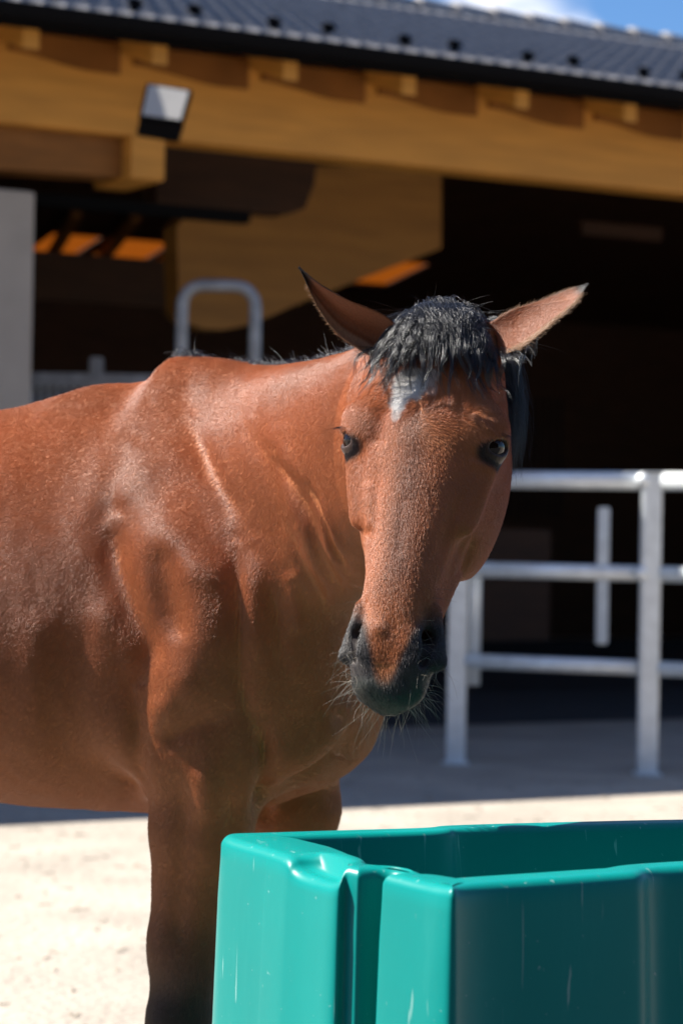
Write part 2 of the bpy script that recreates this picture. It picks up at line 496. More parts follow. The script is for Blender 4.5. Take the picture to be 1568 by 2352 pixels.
# stall front with bars at left
YS = 14.6
st = empty('stall_front', (P(180, 900, YS).x, YS, 0)); tag(st, 'grey steel stall front with close vertical bars beside the pillar', 'stall front')
def sp_(x, y): 
    p = P(x, y, YS); return Vector((p.x - st.location.x, 0, p.z))
mb = MB(); A = sp_(60, 872); B = sp_(620, 880)
mb.box((A.x, -.03, A.z - .045), (B.x, .03, A.z + .045)); mb.build('top_rail', M['steel_shade'], st, bevel=.008)
mb = MB(); mb.box((A.x, -.03, 1.2), (B.x, .03, 1.27)); mb.build('lower_rail', M['steel_shade'], st, bevel=.008)
mb = MB(); mb.box((A.x, -.02, .05), (B.x, .02, 1.2)); mb.build('boarding', M['shade_wood'], st)
a = sp_(222, 820)
mb = MB(); mb.box((a.x - .04, -.035, 0), (a.x + .04, .035, a.z)); mb.build('upright', M['steel_shade'], st, bevel=.008)
x = 75
while x < 600:
    p = sp_(x, 880)
    mb = MB(); mb.tube([Vector((p.x, 0, 1.2)), Vector((p.x, 0, A.z - .03))], .010, 8); mb.build('bar', M['galv'], st, smooth=True); x += 19


# ---------------------------------------------------------------- unseen hall and dark ground, added to cut sky and bounce light
g = MB(); g.add([(-14, -30, .004), (22, -30, .004), (22, 3.3, .004), (-14, 3.3, .004)], [(0, 1, 2, 3)])
tag(g.build('unseen_dark_ground', mat('dark_ground', (.07, .07, .075), .9, noise=5)), kind='structure')  # unseen dark sheet added to reduce light bounced off the ground
hall = empty('light_block_hall', (4, -9, 0)); tag(hall, 'unseen dark hall added behind the camera to block sky light', 'barn')
mb = MB(); mb.prism([(-12, 5, 0), (16, 5, 0), (16, 5, 7.5), (-12, 5, 7.5)], (0, -12, 0)); mb.build('wall', M['shade_wood'], hall)
mb = MB(); mb.prism([(-13, 6.0, 7.2), (-13, -1, 11), (-13, -8, 7.2), (-13, -8, 7.4), (-13, -1, 11.3), (-13, 6.0, 7.4)], (30, 0, 0)); mb.build('roof', M['tile'], hall)

# loose grit and straw bits on the sand
grng = np.random.default_rng(5)
g = MB()
for k in range(1100):
    y = 4.6 + 8.2 * grng.random(); x = (grng.random() - .5) * y * .36; r_ =   .003 + .008 * grng.random()**3
    p = Vector((x, y, r_ * .3)); a = grng.random() * 6.28
    if k % 3:
        vs = [p + Vector((math.cos(a + q * 1.257) * r_ * (.7 + .5 * grng.random()), math.sin(a + q * 1.257) * r_ * (.7 + .5 * grng.random()), -r_ * .25)) for q in range(5)] + [p + Vector((0, 0, r_ * .5))]
        g.add(vs, [(q, (q + 1) % 5, 5) for q in range(5)] + [(4, 3, 2, 1, 0)])
    else:
        L_ = .02 + .05 * grng.random(); d_ = Vector((math.cos(a), math.sin(a), 0)); n_2 = Vector((-d_.y, d_.x, 0)) * .0016
        b_ = Vector((x, y, .004))
        g.hexa([b_ - n_2, b_ + n_2, b_ + n_2 + Vector((0, 0, .003)), b_ - n_2 + Vector((0, 0, .003))], [b_ + d_ * L_ - n_2, b_ + d_ * L_ + n_2, b_ + d_ * L_ + n_2 + Vector((0, 0, .003)), b_ + d_ * L_ - n_2 + Vector((0, 0, .003))])
tag(g.build('grit', mat('grit', (.26, .21, .15), .9, noise=3, dark=.6)), 'loose grit and straw bits scattered over the pale sand yard', 'grit', kind='stuff')
# ---------------------------------------------------------------- trough
def teal_mat():
    m = mat('teal_plastic', (.0, .40, .36), .30, spec=.2, bump=(7, .22, .006))
    n, l = m.node_tree.nodes, m.node_tree.links
    b = n['Principled BSDF']
    tc = n.new('ShaderNodeTexCoord')
    # pale scratches: thin stretched noise lines, and small scuffs
    mp = n.new('ShaderNodeMapping'); mp.inputs['Scale'].default_value = (34, 34, 2.4); mp.inputs['Rotation'].default_value = (.12, .2, .3)
    l.new(tc.outputs['Object'], mp.inputs['Vector'])
    v = n.new('ShaderNodeTexNoise'); v.inputs['Scale'].default_value = 2.3; v.inputs['Detail'].default_value = 3; v.inputs['Distortion'].default_value = .6
    l.new(mp.outputs['Vector'], v.inputs['Vector'])
    r1 = n.new('ShaderNodeValToRGB'); r1.color_ramp.elements[0].position = .675; r1.color_ramp.elements[1].position = .74
    l.new(v.outputs['Fac'], r1.inputs['Fac'])
    v2 = n.new('ShaderNodeTexNoise'); v2.inputs['Scale'].default_value = 95; v2.inputs['Detail'].default_value = 3
    l.new(tc.outputs['Object'], v2.inputs['Vector'])
    r2 = n.new('ShaderNodeValToRGB'); r2.color_ramp.elements[0].position = .71; r2.color_ramp.elements[1].position = .77
    l.new(v2.outputs['Fac'], r2.inputs['Fac'])
    a = n.new('ShaderNodeMath'); a.operation = 'MAXIMUM'
    l.new(r1.outputs['Color'], a.inputs[0]); l.new(r2.outputs['Color'], a.inputs[1])
    a2 = n.new('ShaderNodeMath'); a2.operation = 'MULTIPLY'; a2.inputs[1].default_value = .5
    l.new(a.outputs[0], a2.inputs[0])
    big = n.new('ShaderNodeTexNoise'); big.inputs['Scale'].default_value = 4; big.inputs['Detail'].default_value = 5
    l.new(tc.outputs['Object'], big.inputs['Vector'])
    cr = n.new('ShaderNodeValToRGB')
    cr.color_ramp.elements[0].position = .3; cr.color_ramp.elements[1].position = .7
    cr.color_ramp.elements[0].color = (0, .200, .180, 1); cr.color_ramp.elements[1].color = (0, .226, .202, 1)
    l.new(big.outputs['Fac'], cr.inputs['Fac'])
    mp3 = n.new('ShaderNodeMapping'); mp3.inputs['Scale'].default_value = (16, 16, 2.2)
    l.new(tc.outputs['Object'], mp3.inputs['Vector'])
    v3 = n.new('ShaderNodeTexNoise'); v3.inputs['Scale'].default_value = 1.6; v3.inputs['Detail'].default_value = 9; v3.inputs['Roughness'].default_value = .7
    l.new(mp3.outputs['Vector'], v3.inputs['Vector'])
    r3 = n.new('ShaderNodeMapRange'); r3.inputs['From Min'].default_value = .55; r3.inputs['From Max'].default_value = .8; r3.inputs['To Max'].default_value = .30
    l.new(v3.outputs['Fac'], r3.inputs['Value'])
    m3 = n.new('ShaderNodeMixRGB'); m3.inputs['Color2'].default_value = (.03, .28, .25, 1)
    l.new(cr.outputs['Color'], m3.inputs['Color1']); l.new(r3.outputs['Result'], m3.inputs['Fac']); cr = m3
    mx = n.new('ShaderNodeMixRGB'); mx.inputs['Color2'].default_value = (.35, .5, .47, 1)
    l.new(cr.outputs['Color'], mx.inputs['Color1']); l.new(a2.outputs[0], mx.inputs['Fac']); l.new(mx.outputs['Color'], b.inputs['Base Color'])
    rr = n.new('ShaderNodeMapRange'); rr.inputs['To Min'].default_value = .24; rr.inputs['To Max'].default_value = .42
    l.new(big.outputs['Fac'], rr.inputs['Value']); l.new(rr.outputs['Result'], b.inputs['Roughness'])
    return m
M['teal'] = teal_mat()
ZR = .88
def onz(px, py, z=ZR):
    d = P(px, py, 1.0); k = (z - CAMH) / (d.z - CAMH)
    return Vector((d.x * k, k))
IN_ = Vector((.84, .54)) * .042
L0_, L1_, R1_, R2_ = onz(812, 1996), onz(827, 1998), onz(871, 2007.5), onz(890, 2011.5)
# outer outline at the rim: (point, dz of the rim there, rim width)
OUT = [
    (onz(504, 1921), 0, .10), (onz(545, 1934), 0, .10), (onz(608, 1951), 0, .10), (onz(616, 1954), 0, .10),
    (onz(655, 1966), 0, .095), (onz(672, 1970), -.018, .09), (onz(720, 1981), -.020, .085), (onz(775, 1997), -.020, .08), (onz(792, 1993), .002, .075),
    (L0_, .001, .07), (L1_, 0, .07), (L1_ + IN_, -.003, .028), (R1_ + IN_, -.003, .028), (R1_, 0, .07), (R2_, .001, .07),
    (onz(960, 2026), 0, .07), (onz(1010, 2037), 0, .07), (onz(1042, 2043), 0, .07), (onz(1062, 2037), 0, .07),
    (onz(1128, 2029), 0, .065), (onz(1300, 2018), 0, .065), (onz(1440, 2008), 0, .065), (onz(1478, 2005), 0, .065), (onz(1492, 1996), 0, .055),
    (onz(1568, 1991), 0, .055)]
last = OUT[-1][0]
OUT += [(last + Vector((.22, .11)), 0, .055), (last + Vector((.27, .14)), 0, .07), (last + Vector((.42, .24)), 0, .07),
        (last + Vector((.50, .36)), 0, .08), (last + Vector((.48, .62)), 0, .07)]
BK = [onz(1568, 1879), onz(1300, 1885), onz(1002, 1893), onz(985, 1898), onz(890, 1901), onz(680, 1907), onz(560, 1911), onz(512, 1913)]
OUT += [(BK[0] + Vector((.30, .06)), 0, .06)] + [(q, 0, .055) for q in BK]
pts = np.array([[o[0].x, o[0].y, o[1], o[2]] for o in OUT])
def chaikin(p, it):
    for _ in range(it):
        q = np.roll(p, -1, 0)
        p = np.stack([p * .75 + q * .25, p * .25 + q * .75], 1).reshape(-1, p.shape[1])
    return p
pts = chaikin(pts, 3)
n = len(pts)
cen = pts[:, :2].mean(0)
tg = np.roll(pts[:, :2], -3, 0) - np.roll(pts[:, :2], 3, 0)
tg /= np.linalg.norm(tg, axis=1)[:, None]
nin = np.stack([-tg[:, 1], tg[:, 0]], 1)          # towards the inside
if ((cen - pts[:, :2]) * nin).sum() < 0: nin = -nin
for _ in range(60): nin = (np.roll(nin, 1, 0) + nin + np.roll(nin, -1, 0)) / 3
rings = []
def ring(off, z, k=1.0):
    xy = pts[:, :2] + nin * (off * np.ones(n) if np.isscalar(off) else off)[:, None]
    zz = z + pts[:, 2] * k
    rings.append(np.column_stack([xy, zz]))
for z, off in ((.002, -.030), (.02, -.034), (.3, -.020), (.6, -.009), (.80, -.003), (ZR - .030, .0)):
    ring(off, z, 0 if z < .7 else .5)
rr_ = .017
for k in range(1, 7):
    a = math.pi / 2 * k / 6
    ring(rr_ * (1 - math.cos(a)), ZR - rr_ + rr_ * math.sin(a))
W_ = pts[:, 3]
mk_ = np.clip(-pts[:, 2] / .016, 0, 1)
ring(W_ * (.45 + .06 * mk_), ZR + .001 - .003 * mk_, 1)
ring(W_ * .5 + .001, ZR + .0012, 0)
for k in range(0, 6):
    a = math.pi / 2 * k / 5
    ring(W_ - .012 + .012 * math.sin(a), ZR - .012 + .012 * math.cos(a), 0)
ring(W_ + .01, ZR - .12, 0)
ring(W_ + .05, ZR - .62, 0)
V = np.concatenate(rings)
fs = []
for r_ in range(len(rings) - 1):
    for k in range(n):
        k2 = (k + 1) % n
        fs.append((r_ * n + k, r_ * n + k2, (r_ + 1) * n + k2, (r_ + 1) * n + k))
lo = (len(rings) - 1) * n
fs.append(tuple(range(lo, lo + n)))
trough = empty('feed_trough', (float(cen[0]), float(cen[1]), 0))
tag(trough, 'large teal moulded plastic trough standing in front of the horse', 'trough')
mb = MB(); mb.v = [(x - cen[0], y - cen[1], z) for x, y, z in V]; mb.f = fs
tb = mb.build('shell', M['teal'], trough, smooth=True)
# ---------------------------------------------------------------- horse: signed distance field
def cubic_rows(x, X, V):
    """monotone-ish Catmull-Rom of rows V at X, evaluated at x"""
    X = np.asarray(X, float); V = np.asarray(V, float)
    m = np.gradient(V, X, axis=0)
    i = np.clip(np.searchsorted(X, x) - 1, 0, len(X) - 2)
    h = (X[i + 1] - X[i]); t = (x - X[i]) / h
    sh = (-1,) + (1,) * (V.ndim - 1)
    t = t.reshape(sh); h = h.reshape(sh)
    return ((2*t**3-3*t**2+1)*V[i] + (t**3-2*t**2+t)*h*m[i] + (-2*t**3+3*t**2)*V[i+1] + (t**3-t**2)*h*m[i+1])
def smin(a, b, k):
    h = np.clip(.5 + .5 * (b - a) / k, 0, 1)
    return b * (1 - h) + a * h - k * h * (1 - h)
def smax(a, b, k): return -smin(-a, -b, k)

NT, NA = 96, 48
class Loft:
    """stations t -> half-section points (a sideways, b); polar radius table about (0, centre b)"""
    def __init__(s, T, secs, cb=None):
        ang = np.linspace(0, np.pi, NA)
        rows = []; cs = []
        for k, sec in enumerate(secs):
            sec = np.array(sec, float)
            c = cb[k] if cb is not None else .5 * (sec[0, 1] + sec[-1, 1])
            cs.append(c)
            th = np.arctan2(sec[:, 0], sec[:, 1] - c); r = np.hypot(sec[:, 0], sec[:, 1] - c)
            # mirrored ends for smoothness
            th2 = np.concatenate([[-th[1]], th, [2 * np.pi - th[-2]]]); r2 = np.concatenate([[r[1]], r, [r[-2]]])
            rows.append(cubic_rows(ang, th2, r2[:, None])[:, 0])
        s.T = np.array(T, float)
        tt = np.linspace(T[0], T[-1], NT)
        s.tab = cubic_rows(tt, s.T, np.array(rows)); s.c = cubic_rows(tt, s.T, np.array(cs)[:, None])[:, 0]
    def d(s, t, a, b, capk=1.0):
        u = np.clip((t - s.T[0]) / (s.T[-1] - s.T[0]), 0, 1) * (NT - 1)
        i = np.minimum(u.astype(int), NT - 2); f = u - i
        c = s.c[i] * (1 - f) + s.c[i + 1] * f
        bb = b - c; aa = np.abs(a)
        r = np.sqrt(aa**2 + bb**2); th = np.arctan2(aa, bb)
        v = th / np.pi * (NA - 1); j = np.minimum(v.astype(int), NA - 2); g = v - j
        Rr = (s.tab[i, j] * (1 - f) + s.tab[i + 1, j] * f) * (1 - g) + (s.tab[i, j + 1] * (1 - f) + s.tab[i + 1, j + 1] * f) * g
        d = (r - Rr) * .9
        e = np.maximum(np.maximum(s.T[0] - t, t - s.T[-1]), 0)
        return np.where(e > 0, np.where(d > 0, np.sqrt(d**2 + e**2), np.maximum(d, -1e9) * 0 + e), d)

# ---- body frame: l along the spine (to the head), m to the near side, z up
TH = R(18)
BL_ = np.array([math.cos(TH), -math.sin(TH)]); BM_ = np.array([-math.sin(TH), -math.cos(TH)])
B0 = np.array([-.275, 4.2])
def to_body(p):
    q = p[:, :2] - B0
    return np.stack([q @ BL_, q @ BM_, p[:, 2]], 1)
def from_body(l, m, z): return np.array([*(B0 + BL_ * l + BM_ * m), z])

TT = [-1.40, -1.33, -1.15, -.9, -.6, -.35, -.15, -.07, 0, .11, .22, .30, .34, .36]
TS = [[(0, 1.30), (.02, 1.29), (.03, 1.24), (.02, 1.19), (0, 1.18)],
      [(0, 1.41), (.07, 1.39), (.14, 1.25), (.10, 1.02), (0, .98)],
      [(0, 1.53), (.13, 1.50), (.24, 1.30), (.20, 1.0), (0, .92)],
      [(0, 1.57), (.14, 1.54), (.275, 1.33), (.24, 1.0), (0, .87)],
      [(0, 1.52), (.12, 1.49), (.29, 1.23), (.25, .94), (0, .83)],
      [(0, 1.50), (.10, 1.465), (.285, 1.22), (.25, .92), (0, .805)],
      [(0, 1.547), (.078, 1.49), (.265, 1.22), (.235, .92), (0, .80)],
      [(0, 1.549), (.065, 1.50), (.25, 1.22), (.22, .93), (0, .80)],
      [(0, 1.550), (.06, 1.50), (.23, 1.22), (.205, .93), (0, .80)],
      [(0, 1.535), (.065, 1.475), (.215, 1.22), (.195, .94), (0, .81)],
      [(0, 1.47), (.07, 1.42), (.20, 1.18), (.18, .95), (0, .84)],
      [(0, 1.34), (.08, 1.31), (.165, 1.14), (.15, .97), (0, .885)],
      [(0, 1.22), (.07, 1.20), (.11, 1.10), (.10, 1.0), (0, .94)],
      [(0, 1.12), (.02, 1.11), (.03, 1.07), (.02, 1.03), (0, 1.02)]]
trunk = Loft(TT, TS)

def capsule(p, a, b, ra, rb, sc=(1, 1, 1)):
    sc = np.array(sc, float)
    a = np.array(a, float) * sc; b = np.array(b, float) * sc; q = p * sc
    ab = b - a; t = np.clip(((q - a) @ ab) / max(ab @ ab, 1e-9), 0, 1)
    return (np.linalg.norm(q - a - t[:, None] * ab, axis=1) - (ra + (rb - ra) * t)) / sc.max()
def ellipsoid(p, c, r, ax=None):
    q = p - np.array(c, float)
    if ax is not None: q = q @ np.array(ax).T
    r = np.array(r, float)
    k0 = np.linalg.norm(q / r, axis=1); k1 = np.linalg.norm(q / r**2, axis=1)
    return k0 * (k0 - 1) / np.maximum(k1, 1e-9)

# ---- neck: swept section
NKW = np.array([list(P(*a)) for a in ((470, 1190, 4.20), (560, 1165, 4.13), (655, 1130, 4.03), (750, 1085, 3.91), (835, 1035, 3.79), (910, 965, 3.69), (965, 905, 3.61))])
NKR = np.array([[.285, .30, .15], [.255, .29, .135], [.218, .25, .122], [.188, .215, .108], [.165, .185, .096], [.14, .155, .085], [.105, .13, .072]])   # up, down, side
_u = np.linspace(0, 6, 25)
NKC = cubic_rows(_u, np.arange(7), NKW); NKRR = cubic_rows(_u, np.arange(7), NKR)
NKT = np.gradient(NKC, axis=0); NKT /= np.linalg.norm(NKT, axis=1)[:, None]
def neck(p):
    A = NKC[:-1]; AB = NKC[1:] - A
    best = np.full(len(p), 1e9); bi = np.zeros(len(p), int); bt = np.zeros(len(p))
    for k in range(len(A)):
        q = p - A[k]; t = np.clip((q @ AB[k]) / (AB[k] @ AB[k]), 0, 1)
        d = ((q - t[:, None] * AB[k])**2).sum(1)
        mk = d < best
        best[mk] = d[mk]; bi[mk] = k; bt[mk] = t[mk]
    c = A[bi] + AB[bi] * bt[:, None]
    T = NKT[bi] * (1 - bt)[:, None] + NKT[bi + 1] * bt[:, None]
    rr = NKRR[bi] * (1 - bt)[:, None] + NKRR[bi + 1] * bt[:, None]
    up = np.array([0, 0, 1.0]) - T * T[:, 2:3]; up /= np.linalg.norm(up, axis=1)[:, None]
    sd_ = np.cross(T, up)
    q = p - c
    b = (q * up).sum(1); a = (q * sd_).sum(1); e = (q * T).sum(1)
    rv = np.where(b > 0, rr[:, 0], rr[:, 1])
    x = a / rr[:, 2]; y = b / rv
    # narrower towards the crest
    x = x * (1 + .28 * np.clip(y, 0, 1)**2)
    k0 = (np.abs(x)**2.2 + np.abs(y)**2.2)**(1 / 2.2)
    d = (k0 - 1) * np.minimum(rr[:, 2], np.sqrt(a**2 + b**2) / np.maximum(k0, 1e-6))
    e = np.abs(e); end = ((bi == 0) & (bt <= 0)) | ((bi == len(A) - 1) & (bt >= 1))
    return np.where(end, np.sqrt(np.maximum(d, 0)**2 + e**2), d)

# ---- head frame
HO = np.array(list(P(1000, 712, 3.555))); HE = np.array(list(P(868, 1592, 3.35)))
HL = np.linalg.norm(HE - HO); print('head length', HL)
HD = (HE - HO) / HL
_f = np.array([-math.sin(R(15)), -math.cos(R(15)), 0.0]); HF = _f - HD * (_f @ HD); HF /= np.linalg.norm(HF)
HS = np.cross(HF, HD)
if HS[0] < 0: HS = -HS
HK = HL / .605
def to_head(p):
    q = (p - HO) / HK
    return np.stack([q @ HD, q @ HS / HW, q @ HF], 1)      # t down the face, s to picture right, f out of the face
HW = 1.10
def from_head(t, s, f): return HO + HK * (HD * t + HS * (s * HW) + HF * f)

HT = [-.035, 0, .06, .12, .18, .24, .31, .37, .43, .48, .53, .57, .595, .612]
HSEC = [[(0, -.09), (.02, -.092), (.03, -.10), (.03, -.12), (.02, -.14), (0, -.15)],
        [(0, -.042), (.036, -.05), (.060, -.078), (.064, -.115), (.05, -.165), (0, -.19)],
        [(0, -.010), (.048, -.018), (.084, -.052), (.084, -.11), (.068, -.175), (0, -.205)],
        [(0, .0), (.055, -.008), (.096, -.045), (.094, -.11), (.078, -.19), (0, -.215)],
        [(0, .003), (.056, -.006), (.102, -.045), (.099, -.12), (.085, -.21), (0, -.235)],
        [(0, .002), (.046, -.007), (.084, -.038), (.094, -.11), (.080, -.215), (0, -.25)],
        [(0, .000), (.037, -.008), (.070, -.034), (.080, -.095), (.066, -.195), (0, -.235)],
        [(0, -.001), (.032, -.009), (.056, -.036), (.066, -.085), (.048, -.155), (0, -.18)],
        [(0, -.003), (.029, -.010), (.050, -.036), (.057, -.075), (.046, -.118), (0, -.145)],
        [(0, -.007), (.028, -.013), (.045, -.036), (.048, -.066), (.040, -.103), (0, -.125)],
        [(0, -.015), (.034, -.018), (.055, -.038), (.055, -.066), (.040, -.10), (0, -.117)],
        [(0, -.030), (.034, -.031), (.049, -.048), (.048, -.068), (.034, -.092), (0, -.104)],
        [(0, -.044), (.024, -.045), (.038, -.056), (.036, -.070), (.024, -.084), (0, -.092)],
        [(0, -.066), (.006, -.066), (.010, -.070), (.010, -.078), (.006, -.086), (0, -.088)]]
hloft = Loft(HT, HSEC)
EYE = {1: np.array([.199, .0900, -.046]), -1: np.array([.199, -.0900, -.046])}   # t, s, f
ER = .0240
def nostril(hm):
    op = smin(capsule(hm, (.462, .044, -.020), (.505, .053, -.030), .0055, .0115), capsule(hm, (.505, .053, -.030), (.545, .044, -.034), .0115, .007), .006)
    return smin(op, capsule(hm, (.508, .046, -.036), (.485, .030, -.064), .011, .008), .008)
def head(p):
    h = to_head(p); t, s, f = h.T; a = np.abs(s)
    hm = np.stack([t, a, f], 1)
    d = hloft.d(t, s, f)
    # jowl disc, brow ridge, facial crest, nasal ridge
    d = smin(d, ellipsoid(hm, (.262, .054, -.160), (.100, .030, .078)), .03)
    d = smin(d, ellipsoid(hm, (.168, .082, -.036), (.034, .029, .020)), .036)
    d = smin(d, capsule(hm, (.235, .086, -.052), (.325, .074, -.052), .016, .010), .022)
    # hollows: above the eye, behind the crest, between nose and cheek
    d = smax(d, -ellipsoid(hm, (.118, .110, -.055), (.030, .020, .024)), .03)
    d = smax(d, -capsule(hm, (.36, .085, -.075), (.42, .070, -.055), .018, .014), .03)
    # eyelids and almond opening
    e = hm - np.array(EYE[1])
    ax = np.array([[1, 0, 0], [0, .86, .51], [0, -.51, .86]])          # rows: along the lid, outward, across
    ax[0] = np.array([.93, .19, -.31]); ax[0] /= np.linalg.norm(ax[0])
    ax[1] -= ax[0] * (ax[1] @ ax[0]); ax[1] /= np.linalg.norm(ax[1]); ax[2] = np.cross(ax[0], ax[1])
    lid = np.linalg.norm(e, axis=1) - ER * 1.16
    d = smin(d, lid, .012)
    q = e @ ax.T
    op = ellipsoid(q, (.0036, ER * 1.15, 0), (.0118, .022, .0225))
    d = smax(d, -op, .004)
    # nostrils: raised rim, comma opening
    d = smin(d, capsule(hm, (.462, .051, -.044), (.535, .061, -.054), .007, .012), .013)
    d = smin(d, capsule(hm, (.505, .034, -.026), (.535, .036, -.036), .004, .010), .016)
    d = smax(d, -nostril(hm), .006)
    # upper lip and chin, mouth line
    d = smin(d, ellipsoid(hm, (.578, .0, -.058), (.032, .040, .026)), .02)
    d = smin(d, ellipsoid(hm, (.540, .0, -.106), (.034, .028, .018)), .02)
    mouth = np.maximum(np.abs(f + .088 - .35 * (.60 - t)) - .0022, np.maximum(.515 - t, -(.02)))
    d = smax(d, -mouth, .007)
    return d * HK

# ---- legs in body frame: joint list (l, m, z, radius)
def leg_pts(side, fore, dl=0):
    if fore:
        return [(.17, side * .15, 1.08, .12), (.13, side * .165, .93, .105), (.105 + dl, side * .16, .80, .082), (.08 + dl, side * .155, .60, .060), (.07 + dl, side * .15, .47, .052),
                (.065 + dl, side * .15, .40, .043), (.06 + dl, side * .15, .24, .031), (.065 + dl, side * .15, .19, .041), (.105 + dl, side * .15, .10, .034)]
    return [(-1.08, side * .14, 1.14, .15), (-.98, side * .17, .92, .12), (-1.10, side * .165, .72, .075), (-1.24, side * .16, .56, .055), (-1.22, side * .16, .46, .05),
            (-1.16, side * .16, .26, .034), (-1.14, side * .16, .19, .043), (-1.09, side * .16, .10, .035)]
def legs(b):
    d = None
    for side in (1, -1):
        for fore in (1, 0):
            L = leg_pts(side, fore, 0 if side == 1 else .05)
            g = None
            for u_, v_ in zip(L[:-1], L[1:]):
                c = capsule(b, u_[:3], v_[:3], u_[3], v_[3], (1, 1.25, 1) if u_[2] > .5 else (1, 1.05, 1))
                g = c if g is None else smin(g, c, .025)
            # knee / hock bulge and the hoof
            hf = L[-1]
            hd = capsule(b, (hf[0] + .005, hf[1], .085), (hf[0] + .03, hf[1], .028), .040, .054)
            hd = np.maximum(hd, .004 - b[:, 2])
            g = smin(g, hd, .01)
            d = g if d is None else np.minimum(d, g)
    return d
def body(p):
    b = to_body(p)
    d = trunk.d(b[:, 0], b[:, 1], b[:, 2])
    bm = b.copy()
    am = np.abs(b[:, 1]); bs = np.stack([b[:, 0], am, b[:, 2]], 1)
    # shoulder blade and triceps mass, point of shoulder, pectoral swell, stifle
    d = smin(d, capsule(bs, (.04, .11, 1.35), (.20, .155, 1.16), .060, .085), .16)
    d = smin(d, ellipsoid(bs, (.07, .175, 1.13), (.155, .085, .15)), .05)
    d = smin(d, ellipsoid(bs, (.235, .12, 1.10), (.10, .09, .13)), .06)
    d = smin(d, ellipsoid(bs, (.03, .190, .975), (.08, .058, .09)), .04)
    d = smin(d, ellipsoid(bs, (.235, .095, .985), (.09, .085, .11)), .05)
    d = smin(d, ellipsoid(bs, (-1.0, .15, 1.2), (.28, .13, .26)), .08)
    d = smin(d, legs(b), .055)
    d = smin(d, neck(p), .07)
    return d
def horse_sdf(p):
    d = body(p)
    hb = to_head(p)
    near = (hb[:, 0] > -.15) & (hb[:, 0] < .75) & (np.abs(hb[:, 1]) < .25) & (hb[:, 2] > -.42) & (hb[:, 2] < .14)
    if near.any():
        hd = head(p[near])
        d[near] = smin(d[near], hd, .035)
    return d

